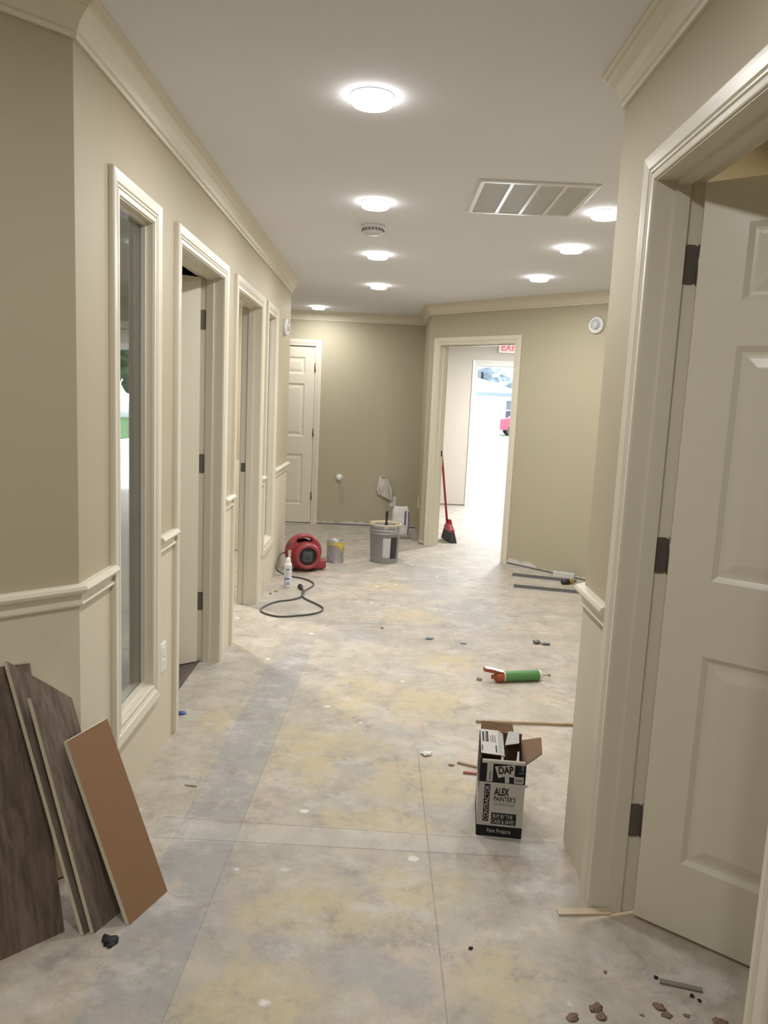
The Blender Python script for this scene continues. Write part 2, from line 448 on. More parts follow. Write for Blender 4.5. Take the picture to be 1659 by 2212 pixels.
    for (a, k) in ((seam(0.225, 1, 0.008, 0.003, 1.2, 3.05), 0.6), (seam(2.405, 0.043, 1, 0.003, None, None, -0.7, 0.64), 0.6), (seam(2.297, 0.02, 1, 0.004, None, None, -0.7, 0.5), 0.55),
                   (seam(-0.50, 1, -0.03, 0.003, 1.2, 4.2), 0.40), (seam(-0.70, 1, -0.03, 0.003, 1.9, 4.2), 0.25), (seam(4.85, 0.0, 1, 0.012, None, None, -0.6, 1.2), 0.3), (seam(0.55, 1, 0.02, 0.003, 4.4, 7.0), 0.3)):
        base = t.mix(t.math('MULTIPLY', a, k), base, (0.20, 0.185, 0.17))
    base = t.mix(t.math('MULTIPLY', t.smooth(nz4, 0.55, 0.75), 0.18), base, (0.28, 0.25, 0.22))
    t.bump(t.math('ADD', nz3, t.math('MULTIPLY', nz4, 0.4)), 0.12, 0.006)
    return t.out(base, t.math('MULTIPLY_ADD', nz2, 0.25, 0.42), 0, 0.35)
M_FLOOR = floor_material()
mb = MB(); mb.box(-4.6, 4.6, -2.7, 11.29, -0.10, 0.0)
struct(mb.build('floor', M_FLOOR), 'bare subfloor with glue stains, white primer smears and board joints', 'floor')

def plank_material(name, tone, vec_scale=(1, 1, 1)):
    t = NT(name)
    q = t.mapv(t.obj(), vec_scale)
    g = t.noise(q, 9.0, 7, 0.7, 0.6); g2 = t.noise(q, 2.5, 3, 0.5, 1.5)
    c = t.mix(t.smooth(g, 0.30, 0.72), tuple(v * 0.55 for v in tone), tuple(v * 1.25 for v in tone))
    c = t.mix(t.math('MULTIPLY', t.smooth(g2, 0.45, 0.7), 0.5), c, (tone[0] * 1.5, tone[1] * 1.5, tone[2] * 1.6))
    t.bump(g, 0.1, 0.002)
    return t.out(c, 0.5, 0, 0.4)
M_VINYL = plank_material('dark_vinyl_floor', (0.10, 0.082, 0.072), (8, 1, 1))
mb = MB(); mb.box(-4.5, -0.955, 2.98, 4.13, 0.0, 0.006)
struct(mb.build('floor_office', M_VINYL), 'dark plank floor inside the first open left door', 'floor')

# ------------------------------------------------------------------ mouldings
CROWN = [(0.0, H - 0.0985), (0.010, H - 0.0985), (0.013, H - 0.088), (0.010, H - 0.082), (0.016, H - 0.078), (0.022, H - 0.060), (0.034, H - 0.042), (0.047, H - 0.030), (0.050, H - 0.024),
         (0.058, H - 0.022), (0.060, H - 0.012), (0.070, H - 0.010), (0.070, H)]
hall = [(-0.855, 2.12), (-0.855, 6.72), (-2.0, 7.865), (-2.0, 8.85), (0.414, 8.85), (0.414, 7.835), (2.1, 6.1088), (2.1, 3.829), (0.671, 2.40), (0.671, -1.5), (-2.2, -1.5), (-2.2, 0.775)]
n_h = len(hall)
def offs(i, o):
    P = [Vector(hall[(i + k) % n_h]) for k in (-1, 0, 1)]
    d0 = (P[1] - P[0]).normalized(); d1 = (P[2] - P[1]).normalized()
    n0 = Vector((d0.y, -d0.x)); n1 = Vector((d1.y, -d1.x))
    m = (n0 + n1) / (1 + n0.dot(n1)); return P[1] + m * o
crown_lab = ['along the long left hallway wall', 'on the angled wall past the left hallway wall', 'on the short wall left of the back door', 'along the tan back wall', 'on the narrow return wall',
             'on the angled wall over the open doorway', 'on the lobby wall to the right', 'on the wall behind the right corner', 'along the right hallway wall above the near door',
             'on the wall behind the viewer', 'on the entry wall behind the viewer', 'on the angled wall above the leaning planks']
for i in range(n_h):
    mb = MB(); rings = []
    for k in (i, (i + 1) % n_h):
        rings.append([mb.v((*offs(k, o), z)) for o, z in CROWN])
    for j in range(len(CROWN) - 1): mb.face([rings[0][j], rings[1][j], rings[1][j + 1], rings[0][j + 1]])
    struct(mb.build('trim_%d' % (i + 1), M_TRIM), 'cream crown moulding ' + crown_lab[i], 'crown moulding')

RAIL = [(0.0, 0.828), (0.011, 0.828), (0.014, 0.834), (0.011, 0.841), (0.007, 0.845), (0.008, 0.858), (0.016, 0.866), (0.027, 0.870), (0.031, 0.879), (0.027, 0.888), (0.018, 0.892), (0.0, 0.892)]
def rail(n, path, lab):
    mb = MB(); mb.sweep(path, False, [(-o, z) for o, z in RAIL], lambda x, y, h: (x, y, h))
    struct(mb.build('trim_%d' % n, M_TRIM), 'cream chair rail ' + lab, 'chair rail')
rail(13, [(-2.2, 0.775), (-0.855, 2.12), (-0.855, 2.374)], 'above the planks, ending at the narrow window')
rail(14, [(-0.855, 2.868), (-0.855, 3.092)], 'between the narrow window and the first left door')
rail(15, [(-0.855, 4.063), (-0.855, 4.287)], 'between the two left doorways')
rail(16, [(-0.855, 5.259), (-0.855, 5.400)], 'between the second left doorway and the far window')
rail(17, [(-0.855, 5.905), (-0.855, 6.72), (-1.5, 7.365)], 'past the far window at the end of the left wall')
rail(18, [(1.3, 3.029), (0.671, 2.40), (0.671, 2.118)], 'on the right wall between the corner and the door')

CASING = [(0.0, -0.001), (0.0, 0.009), (0.003, 0.0105), (0.014, 0.0105), (0.016, 0.007), (0.019, 0.007), (0.021, 0.012), (0.024, 0.0125), (0.026, 0.009), (0.029, 0.009), (0.033, 0.014), (0.055, 0.017), (0.064, 0.018),
          (0.068, 0.0165), (0.070, 0.012), (0.070, -0.001)]
REV = 0.004
def casing_into(mb, W, op, closed, back=False):
    s0, s1, z0, z1 = op; s0 -= REV; s1 += REV; z1 += REV
    fl = -1.0
    if closed:
        z0 -= REV; path = [(s0, z0), (s0, z1), (s1, z1), (s1, z0)]
    else: path = [(s0, z0), (s0, z1), (s1, z1), (s1, z0)]
    f = (lambda x, z, h: W.w(x, z, h)) if not back else (lambda x, z, h: W.w(x, z, -TH - h))
    mb.sweep(path, closed, CASING, f)
def jamb_into(mb, W, op, closed, th=TH, t=0.016, stop=None, stop_w=0.034):
    """lining of the opening, inside faces flush with the opening; stop = (from, to) depth of the door stop"""
    s0, s1, z0, z1 = op
    def bx(a0, a1, c0, c1, h0, h1):
        b = [W.w(a, z, h) for (a, z, h) in ((a0, c0, h0), (a1, c0, h0), (a1, c0, h1), (a0, c0, h1))]
        tt = [W.w(a, z, h) for (a, z, h) in ((a0, c1, h0), (a1, c1, h0), (a1, c1, h1), (a0, c1, h1))]
        mb.hexa(b, tt)
    h0, h1 = -th - 0.004, 0.004
    bx(s0 - t, s0, z0, z1 + t, h0, h1); bx(s1, s1 + t, z0, z1 + t, h0, h1); bx(s0, s1, z1, z1 + t, h0, h1)
    if closed: bx(s0 - t, s1 + t, z0 - t, z0, h0, h1)
    if stop:
        a, b = stop; k = 0.011
        bx(s0, s0 + k, z0 + (k if closed else 0), z1 - k, a, b); bx(s1 - k, s1, z0 + (k if closed else 0), z1 - k, a, b); bx(s0, s1, z1 - k, z1, a, b)
        if closed: bx(s0, s1, z0, z0 + k, a, b)

def stops_into(mb, W, op, stop, k=0.011):
    s0, s1, z0, z1 = op; a, b = stop
    for a0, a1, c0, c1 in ((s0, s0 + k, z0 + k, z1 - k), (s1 - k, s1, z0 + k, z1 - k), (s0, s1, z1 - k, z1), (s0, s1, z0, z0 + k)):
        mb.hexa([W.w(q, c0, h) for q, h in ((a0, a), (a1, a), (a1, b), (a0, b))], [W.w(q, c1, h) for q, h in ((a0, a), (a1, a), (a1, b), (a0, b))])

def glass_mat(name, tint):
    t = NT(name); f = t.noise(t.obj(), 3.0, 1)
    m = t.out(t.mix(f, tint, tuple(min(1, v * 1.02) for v in tint)), 0.0, 0, 0.5)
    t.b.inputs['Transmission Weight'].default_value = 1.0; t.b.inputs['IOR'].default_value = 1.5
    return m
M_GLASS = glass_mat('window_glass', (0.9, 0.92, 0.92))

def window(n, W, op, label, tilt=0.0):
    mb = MB(); casing_into(mb, W, op, True); casing_into(mb, W, op, True, True); jamb_into(mb, W, op, True, stop=(-0.0365, -0.020)); stops_into(mb, W, op, (-0.066, -0.0435))
    o = struct(mb.build('window_%d' % n, M_TRIM), label, 'window')
    s0, s1, z0, z1 = op
    c = W.w((s0 + s1) / 2, 0, -0.040)
    g = MB(); hw = (s1 - s0) / 2 - 0.002
    g.box(-0.003, 0.003, -hw, hw, z0 + 0.002, z1 - 0.002)
    p = g.build('window_pane', M_GLASS, o); p.location = c; p.rotation_euler = (0, 0, tilt)
    return o
window(1, W_left, w1, 'tall narrow dark-glazed window nearest the leaning planks')
window(2, W_left, w4, 'tall narrow window past the second left doorway')

# six-panel door leaf: local x along the width from the hinge, y = thickness, z up
def six_panels(w, h):
    st = 0.112; mid = 0.100
    xs = [(st, (w - mid) / 2), ((w + mid) / 2, w - st)]
    zs = [(0.22, 0.815), (1.02, 1.625), (1.735, 1.925)]
    return [(x0, x1, z0, z1) for x0, x1 in xs for z0, z1 in zs]
def leaf_mesh(w, h, t, z0=0.012):
    mb = MB(); pan = six_panels(w, h)
    xs = sorted({0.0, w} | {q for p in pan for q in p[:2]}); zs = sorted({z0, h} | {q for p in pan for q in p[2:]})
    for y, sg in ((0.0, -1), (t, 1)):
        for i in range(len(xs) - 1):
            for k in range(len(zs) - 1):
                a = (xs[i], xs[i + 1], zs[k], zs[k + 1])
                if any(abs(a[0] - p[0]) + abs(a[1] - p[1]) + abs(a[2] - p[2]) + abs(a[3] - p[3]) < 1e-6 for p in pan):
                    prof = [(0, 0), (0.006, -0.004), (0.014, -0.009), (0.022, -0.0095), (0.030, -0.0085), (0.052, -0.003), (0.056, -0.0025)]
                    prev = None
                    for ins, dep in prof:
                        yy = y + sg * dep
                        r = [mb.v((a[0] + ins, yy, a[2] + ins)), mb.v((a[1] - ins, yy, a[2] + ins)), mb.v((a[1] - ins, yy, a[3] - ins)), mb.v((a[0] + ins, yy, a[3] - ins))]
                        if prev:
                            for j in range(4): mb.face([prev[j], prev[(j + 1) % 4], r[(j + 1) % 4], r[j]])
                        prev = r
                    mb.face(prev)
                else: mb.quad((a[0], y, a[2]), (a[1], y, a[2]), (a[1], y, a[3]), (a[0], y, a[3]))
    for (a, b, c, d) in (((0, 0, z0), (0, t, z0), (0, t, h), (0, 0, h)), ((w, 0, z0), (w, t, z0), (w, t, h), (w, 0, h)), ((0, 0, z0), (w, 0, z0), (w, t, z0), (0, t, z0)), ((0, 0, h), (w, 0, h), (w, t, h), (0, t, h))):
        mb.quad(a, b, c, d)
    bmesh.ops.remove_doubles(mb.bm, verts=mb.bm.verts, dist=1e-5)
    return mb
def round_rect(x0, x1, y0, y1, r, n=5):
    pts = []
    for cx, cy, a in ((x1 - r, y1 - r, 0), (x0 + r, y1 - r, 90), (x0 + r, y0 + r, 180), (x1 - r, y0 + r, 270)):
        for i in range(n + 1):
            q = math.radians(a + 90 * i / n); pts.append((cx + r * math.cos(q), cy + r * math.sin(q)))
    return pts
def hinge(parent, world_o, ux, un, h=0.10, wid=0.040, flip=1):
    """rounded leaf plate on a jamb face plus knuckle; world_o: corner point, ux: direction across the plate, un: face normal"""
    mb = MB(); ux = Vector(ux); un = Vector(un); uz = Vector((0, 0, 1)); o = Vector(world_o)
    pts = round_rect(0, wid, -h / 2, h / 2, 0.014)
    A = [mb.bm.verts.new(o + ux * x + uz * z) for x, z in pts]; B = [mb.bm.verts.new(o + ux * x + uz * z + un * 0.0028) for x, z in pts]
    mb.face(A); mb.face(B)
    for i in range(len(pts)): j = (i + 1) % len(pts); mb.face([A[i], A[j], B[j], B[i]])
    for dz in (-0.036, -0.013, 0.013, 0.036):
        c = o + ux * (0.012 if int(dz * 1000) % 2 else 0.020) + uz * dz
        mb.cyl(c, c + un * 0.0036, 0.0035, segs=8)
    k = o + ux * (wid + 0.004) * (1 if flip > 0 else 0) + un * 0.002
    mb.cyl(k - uz * h / 2, k + uz * h / 2, 0.0065, segs=12)
    return mb.build('hinge', M_HINGE, parent)

# door_1: right, open into the side room
mb = MB(); casing_into(mb, W_right, dR, False); casing_into(mb, W_right, dR, False, True); jamb_into(mb, W_right, dR, False, stop=(-0.083, -0.047))
door1 = struct(mb.build('door_1', M_TRIM), 'near right doorway with its cream six-panel door standing open', 'door')
lf = leaf_mesh(0.880, 2.03, 0.035).build('door_leaf', M_TRIM, door1)
lf.location = (0.803, 2.038, 0); lf.rotation_euler = (0, 0, math.radians(-37.4))
lf.data.transform(Matrix.Translation((0.001, -0.035, 0)))
for z in (0.285, 1.065, 1.835): hinge(door1, (0.752, 2.045, z), (1, 0, 0), (0, -1, 0))
# door_2: first left door, open into the dark room
mb = MB(); casing_into(mb, W_left, d2, False); casing_into(mb, W_left, d2, False, True); jamb_into(mb, W_left, d2, False, stop=(-0.083, -0.047))
door2 = struct(mb.build('door_2', M_TRIM), 'first left doorway with a cream panel door open into a dark room', 'door')
lf = leaf_mesh(0.812, 2.03, 0.035).build('door_leaf', M_TRIM, door2)
lf.location = (-0.980, 3.985, 0); lf.rotation_euler = (0, 0, math.radians(218.3))
lf.data.transform(Matrix.Translation((0.004, 0.0, 0)))
for z in (0.340, 1.085, 1.825): hinge(door2, (-0.937, 3.990, z), (-1, 0, 0), (0, -1, 0), flip=1)
# door_3: second left doorway, no leaf in view
mb = MB(); casing_into(mb, W_left, d3, False); casing_into(mb, W_left, d3, False, True); jamb_into(mb, W_left, d3, False, stop=(-0.083, -0.047))
door3 = struct(mb.build('door_3', M_TRIM), 'second left doorway, open to a lit tan room', 'door')
mb = MB(); mb.box(-0.972, -0.943, 5.1835, 5.1865, 0.935, 0.995); mb.box(-0.967, -0.953, 5.182, 5.184, 0.948, 0.982)
mb.build('strike_plate', M_HINGE, door3)
# door_4: closed back door, hinged on its right edge
mb = MB(); casing_into(mb, W_back, dB, False); jamb_into(mb, W_back, dB, False, stop=(-0.07, -0.040))
door4 = struct(mb.build('door_4', M_TRIM), 'closed cream six-panel door in the tan back wall', 'door')
lf = leaf_mesh(0.810, 2.04, 0.035).build('door_leaf', M_TRIM, door4)
lf.location = (-0.831, 8.887, 0); lf.rotation_euler = (0, 0, PI)
for z in (0.33, 1.07, 1.81):
    mb = MB(); mb.cyl((-0.8275, 8.844, z - 0.05), (-0.8275, 8.844, z + 0.05), 0.008, segs=12); mb.box(-0.840, -0.829, 8.8485, 8.852, z - 0.045, z + 0.045)
    mb.build('hinge', M_HINGE, door4)
# door_5: angled open doorway
mb = MB(); casing_into(mb, W_ang, dA, False); casing_into(mb, W_ang, dA, False, True); jamb_into(mb, W_ang, dA, False, stop=(-0.083, -0.047))
door5 = struct(mb.build('door_5', M_TRIM), 'open doorway in the angled wall leading to the bright room', 'door')
mb = MB()
q = [W_ang.w(0.152 + 0.003, 0, h) for h in (-0.112, -0.090)]; r0 = [W_ang.w(0.152 - 0.002, 0, h) for h in (-0.112, -0.090)]
mb.hexa([(r0[0][0], r0[0][1], 0.93), (q[0][0], q[0][1], 0.93), (q[1][0], q[1][1], 0.93), (r0[1][0], r0[1][1], 0.93)], [(r0[0][0], r0[0][1], 0.99), (q[0][0], q[0][1], 0.99), (q[1][0], q[1][1], 0.99), (r0[1][0], r0[1][1], 0.99)])
mb.build('strike_plate', M_BLACKP, door5)
# door_6: exterior doorway
mb = MB(); casing_into(mb, W_ext, dE, False); jamb_into(mb, W_ext, dE, False, th=0.16, stop=(-0.10, -0.06))
door6 = struct(mb.build('door_6', mat('white_gloss_paint', (0.78, 0.76, 0.74), 0.3, 0, 0.02)), 'white cased exterior doorway below the exit sign', 'door')
mb = MB(); mb.box(1.297, 1.301, 11.19, 11.235, 0.90, 1.06); mb.build('strike_plate', M_BLACKP, door6)

# lamps of the side rooms (their fixtures are out of sight)
area_lamp('room_lamp_right', (2.5, 2.55, 2.40), 48, 0.2, (1.0, 0.86, 0.62))
area_lamp('room_lamp_left', (-2.0, 5.9, 2.40), 70, 0.2, (1.0, 0.92, 0.8))
area_lamp('room_lamp_bright', (2.0, 9.4, 2.40), 135, 0.3, (1.0, 0.985, 0.96))

#OBJECTS
# ------------------------------------------------------------------ ceiling fixtures
M_GLOW = glow('led_diffuser', (1.0, 0.97, 0.94), 14.0)
def ceiling_light(x, y, label, group=None):
    r = empty('ceiling_light', (x, y, H)); tag(r, label, 'ceiling light', group)
    mb = MB(); mb.lathe([(0.066, -0.0003), (0.0735, -0.0003), (0.0730, -0.003), (0.066, -0.003)], 40); mb.build('trim_ring', M_WHITE, r)
    mb = MB(); mb.lathe([(0.0, -0.002), (0.067, -0.002), (0.068, -0.024), (0.064, -0.029), (0.0, -0.030)], 40); mb.build('diffuser', M_GLOW, r)
    area_lamp('lamp', (x, y, H - 0.032), LAMP_P, 0.13)
    return r
GH, GL = 'round ceiling lights over the hallway', 'round ceiling lights over the lobby'
ceiling_light(-0.090, 2.66, 'big round lit ceiling light nearest the viewer over the hallway', GH)
ceiling_light(-0.097, 3.99, 'round lit ceiling light just in front of the smoke detector', GH)
ceiling_light(-0.101, 5.33, 'round lit ceiling light just behind the smoke detector', GH)
ceiling_light(-0.106, 6.69, 'small round lit ceiling light, last of the straight hallway row', GH)
ceiling_light(-0.77, 8.37, 'round lit ceiling light close to the back wall above the closed door', GL)
ceiling_light(1.057, 3.98, 'round lit ceiling light half hidden behind the right wall corner, beyond the vent', GL)
ceiling_light(1.093, 4.83, 'middle of the three round ceiling lights in the lobby row right of the hallway', GL)
ceiling_light(1.113, 5.92, 'round lit ceiling light farthest along the lobby row, nearest the angled wall', GL)

ceiling_light(-0.090, 0.95, 'added round ceiling light out of view above the viewer, brightening the near door', GH)  # unseen lamps added to brighten the dark near door and walls
ceiling_light(-0.090, -0.50, 'added round ceiling light out of view behind the viewer, brightening the near walls', GH)

# smoke detector
r = tag(empty('smoke_detector', (-0.118, 4.508, H)), 'grey white round smoke detector on the ceiling between two lights', 'smoke detector')
mb = MB(); mb.lathe([(0.0, 0), (0.069, -0.0005), (0.069, -0.012), (0.066, -0.016), (0.0, -0.016)], 36); mb.build('base', M_WHITE, r)
mb = MB(); mb.lathe([(0.0, -0.016), (0.060, -0.016), (0.064, -0.022), (0.062, -0.034), (0.045, -0.047), (0.0, -0.050)], 36); mb.build('cover', mat('detector_plastic', (0.62, 0.62, 0.63), 0.45), r)
mb = MB()
for k in range(20):
    a = 2 * PI * k / 20; mb.X = Matrix.Rotation(a, 4, 'Z'); mb.box(0.0615, 0.0655, -0.005, 0.005, -0.0325, -0.0225)
mb.build('vent_slots', mat('vent_shadow_plastic', (0.12, 0.12, 0.13), 0.6), r)

# return air vent
r = tag(empty('ceiling_vent', (0.638, 3.79, H)), 'square four panel return air vent in the ceiling', 'vent')
MV = mat('vent_white_enamel', (0.72, 0.72, 0.73), 0.22, 0, 0.02, 10)
MVG = mat('vent_grey_enamel', (0.80, 0.80, 0.80), 0.4, 0, 0.03, 10)
hw, hd, fw = 0.268, 0.283, 0.028
mb = MB()
mb.sweep([(-hw, -hd), (hw, -hd), (hw, hd), (-hw, hd)], True, [(0, 0), (0, -0.008), (0.006, -0.012), (fw - 0.004, -0.012), (fw, -0.008), (fw, 0.0)], lambda x, y, h: (x, y, h))
mb.build('frame', MV, r)
mb = MB(); mb.box(-hw + 0.005, hw - 0.005, -hd + 0.005, hd - 0.005, -0.0015, -0.0005); mb.build('backing', mat('duct_grey', (0.30, 0.30, 0.30), 0.9), r)
pw = (2 * hw - 2 * fw) / 4
for k in range(3):
    x = -hw + fw + pw * (k + 1); mb = MB(); mb.box(x - 0.008, x + 0.008, -hd + fw, hd - fw, -0.011, -0.002); mb.bevel(0.002, 1); mb.build('divider', MV, r)
for k in range(4):
    x0 = -hw + fw + pw * k + (0.008 if k else 0); x1 = -hw + fw + pw * (k + 1) - (0.008 if k < 3 else 0)
    mb = MB(); n = 34
    for j in range(n):
        y = -hd + fw + (j + 0.5) * (2 * hd - 2 * fw) / n
        mb.quad((x0, y - 0.0078, -0.0072), (x1, y - 0.0078, -0.0072), (x1, y + 0.0068, -0.0064), (x0, y + 0.0068, -0.0064))
        mb.quad((x0, y - 0.0078, -0.0080), (x1, y - 0.0078, -0.0080), (x1, y - 0.0078, -0.0072), (x0, y - 0.0078, -0.0072))
    mb.build('louvre_panel', MVG, r)

# strobe alarms
def strobe(loc, rz, label):
    r = tag(empty('alarm_strobe', loc, rz), label, 'fire alarm', 'round fire alarm strobes on the walls')   # local -y faces the room
    R = Matrix.Rotation(PI / 2, 4, 'X')
    mb = MB(); mb.X = R; mb.lathe([(0.0, 0), (0.069, 0), (0.069, 0.018), (0.060, 0.030), (0.052, 0.032), (0.050, 0.026), (0, 0.026)], 36); mb.build('housing', M_WHITE, r)
    mb = MB(); mb.X = R
    mb.lathe([(0.030, 0.026), (0.032, 0.038), (0.026, 0.044), (0.0, 0.047)], 24); mb.build('lens', mat('clear_grey_lens', (0.55, 0.57, 0.60), 0.1), r)
    mb = MB()
    for k in range(14):
        mb.X = Matrix.Rotation(2 * PI * k / 14, 4, 'Y') @ R; mb.box(0.038, 0.047, -0.004, 0.004, 0.0255, 0.0275)
    mb.build('sounder_slots', mat('slot_grey', (0.25, 0.26, 0.27), 0.6), r)
    return r
strobe((-0.855, 6.32, 2.02), PI / 2, 'white round fire alarm seen edge on, on the left wall end')
strobe((1.732, 6.486, 2.167), math.atan2(0.7154, -0.6987) - PI / 2 + PI + PI, 'white round fire alarm on the angled wall right of the doorway')
bpy.data.objects['alarm_strobe.001'].rotation_euler = (0, 0, -math.atan2(0.7154, 0.6987))

# exit sign
r = tag(empty('exit_sign', (1.745, 11.13, 2.2375)), 'white exit sign with red letters above the exterior doorway', 'sign')
mb = MB(); mb.box(-0.165, 0.165, -0.045, 0, 0, 0.195); mb.bevel(0.006, 2); mb.build('housing', mat('sign_white_plastic', (0.80, 0.80, 0.80), 0.4), r)
mb = MB(); text_into(mb, 'EXIT', 0.245, 0.112, Matrix.Translation((-0.1225, -0.0455, 0.027)) @ Matrix.Rotation(PI / 2, 4, 'X'), bold=0.012)
mb.build('lettering', glow('exit_red', (1.0, 0.06, 0.08), 0.9), r, recalc=False)
bpy.data.materials['exit_red'].node_tree.nodes['Principled BSDF'].inputs['Base Color'].default_value = (0.8, 0.03, 0.04, 1)
for l in list(bpy.data.materials['exit_red'].node_tree.links):
    if l.to_socket.name == 'Base Color': bpy.data.materials['exit_red'].node_tree.links.remove(l)

# wall plates and pipe stub
def outlet(name, loc, rz, label, w=0.070, h=0.115):
    r = tag(empty(name, loc, rz), label, 'outlet', 'white wall plates')
    mb = MB(); mb.box(-w / 2, w / 2, -0.006, 0, -h / 2, h / 2); mb.bevel(0.003, 2); mb.build('plate', M_WHITE, r)
    for s in (-1, 1):
        mb = MB(); mb.box(-0.016, 0.016, -0.0075, -0.0055, s * 0.026 - 0.014, s * 0.026 + 0.014); mb.build('socket', mat('outlet_face', (0.70, 0.70, 0.69), 0.4), r)
    mb = MB(); mb.X = Matrix.Rotation(PI / 2, 4, 'X'); mb.lathe([(0, 0.0075), (0.003, 0.0075), (0.003, 0.0055)], 10); mb.build('screw', M_HINGE, r)
    return r
outlet('outlet_plate', (-0.855, 2.945, 0.39), PI / 2, 'white outlet plate low on the left wall, just before the first doorway')
outlet('outlet_plate', (-0.855, 5.33, 0.39), PI / 2, 'white outlet plate low on the left wall, just before the far narrow window')
outlet('outlet_plate', (0.133, 8.85, 0.305), 0, 'white outlet plate on the back wall above the powder bag')
outlet('outlet_plate', (0.414, 8.42, 0.36), -PI / 2, 'white outlet plate edge on, on the return beside the doorway')
r = tag(empty('pipe_stub', (-0.505, 8.85, 0.56)), 'white capped pipe stub sticking out of the back wall', 'pipe')
mb = MB(); mb.X = Matrix.Rotation(PI / 2, 4, 'X'); mb.lathe([(0, 0), (0.040, 0.0), (0.040, 0.004), (0.024, 0.006), (0.024, 0.05)], 24); mb.build('flange', M_WHITE, r)
mb = MB(); mb.X = Matrix.Rotation(PI / 2, 4, 'X'); mb.lathe([(0.028, 0.035), (0.029, 0.06), (0.025, 0.068), (0, 0.070)], 24); mb.build('cap', M_WHITE, r)

# ------------------------------------------------------------------ air mover
RED = mat('red_moulded_plastic', (0.29, 0.042, 0.05), 0.38, 0, 0.10, 14)
DGREY = mat('dark_grey_metal', (0.09, 0.095, 0.10), 0.45, 0.3, 0.1)
fan = tag(empty('carpet_blower', (-0.648, 6.36, 0), math.radians(20)), 'red snail shaped carpet blower fan with a top handle, by the left wall', 'fan')
XF = Matrix.Rotation(PI / 2, 4, 'X')
cz = 0.160
arc = [(0.155 * math.cos(math.radians(a)), cz + 0.155 * math.sin(math.radians(a))) for a in range(250, -31, -5)]
outer = arc + [(0.195, 0.090), (0.195, 0.012), (0.02, 0.008), (-0.04, 0.010)]
slot = [(-0.062, cz + 0.079), (0.060, cz + 0.079), (0.064, cz + 0.098), (0.055, cz + 0.114), (0.03, cz + 0.123), (0.0, cz + 0.126), (-0.03, cz + 0.124), (-0.055, cz + 0.116), (-0.064, cz + 0.102)]
outline('housing', outer, [slot], 0.095, 0.020, RED, fan, XF)
mb = MB(); mb.X = Matrix.Translation((0.015, 0, cz - 0.024)) @ XF
mb.lathe([(0.118, 0.036), (0.116, 0.080), (0.110, 0.110), (0.095, 0.122), (0.082, 0.120), (0.076, 0.110), (0.074, 0.080)], 48); mb.build('inlet_ring', RED, fan)
mb = MB(); mb.X = Matrix.Translation((0.015, 0, cz - 0.024)) @ XF; mb.lathe([(0.0, 0.079), (0.076, 0.079)], 40); mb.build('impeller_shade', M_BLACKP, fan)
mb = MB(); mb.X = Matrix.Translation((0.015, 0, cz - 0.024)) @ XF
for rr in (0.072, 0.058, 0.044, 0.030):
    mb.tube([(rr * math.cos(2 * PI * k / 40), rr * math.sin(2 * PI * k / 40), 0.108) for k in range(40)], 0.0016, 6, closed=True)
for k in range(8):
    a = PI * k / 8; mb.tube([(0.076 * math.cos(a), 0.076 * math.sin(a), 0.1065), (-0.076 * math.cos(a), -0.076 * math.sin(a), 0.1065)], 0.0016, 6)
mb.build('inlet_grille', DGREY, fan)
mb = MB(); mb.X = Matrix.Translation((0.015, 0, cz - 0.024)) @ XF; mb.box(-0.040, 0.040, -0.043, 0.043, 0.080, 0.102); mb.bevel(0.008, 2)
mb.build('motor_housing', mat('motor_grey', (0.15, 0.16, 0.165), 0.5), fan)
mb = MB(); mb.X = Matrix.Translation((0.0, 0, cz)) @ XF; mb.lathe([(0.108, -0.040), (0.106, -0.085), (0.09, -0.105), (0, -0.105)], 40); mb.build('back_cover', RED, fan)
mb = MB(); mb.box(0.190, 0.1965, -0.034, 0.034, 0.026, 0.076); mb.build('outlet_opening', M_BLACKP, fan)
for x in (-0.075, 0.075):
    mb = MB(); mb.box(x - 0.02, x + 0.02, -0.062, 0.062, 0.0, 0.013); mb.bevel(0.004, 1); mb.build('rubber_foot', M_BLACKP, fan)
mb = MB(); mb.box(-0.140, -0.118, -0.0495, -0.0470, 0.12, 0.185); mb.bevel(0.0008, 1); mb.build('label_plate', mat('worn_label', (0.62, 0.56, 0.44), 0.6), fan)
mb = MB(); mb.X = Matrix.Translation((-0.13, -0.03, cz + 0.075)) @ Matrix.Rotation(math.radians(-60), 4, 'Y'); mb.box(-0.012, 0.012, -0.02, 0.02, -0.006, 0.012); mb.bevel(0.003, 1); mb.build('switch', DGREY, fan)
def catmull(P, n=8):
    P = [Vector(p) for p in P]; out = []
    Q = [P[0] * 2 - P[1]] + P + [P[-1] * 2 - P[-2]]
    for i in range(1, len(Q) - 2):
        for k in range(n):
            t = k / n; a, b, c, d = Q[i - 1:i + 3]
            out.append(0.5 * ((2 * b) + (c - a) * t + (2 * a - 5 * b + 4 * c - d) * t * t + (3 * b - a - 3 * c + d) * t ** 3))
    return out + [P[-1]]
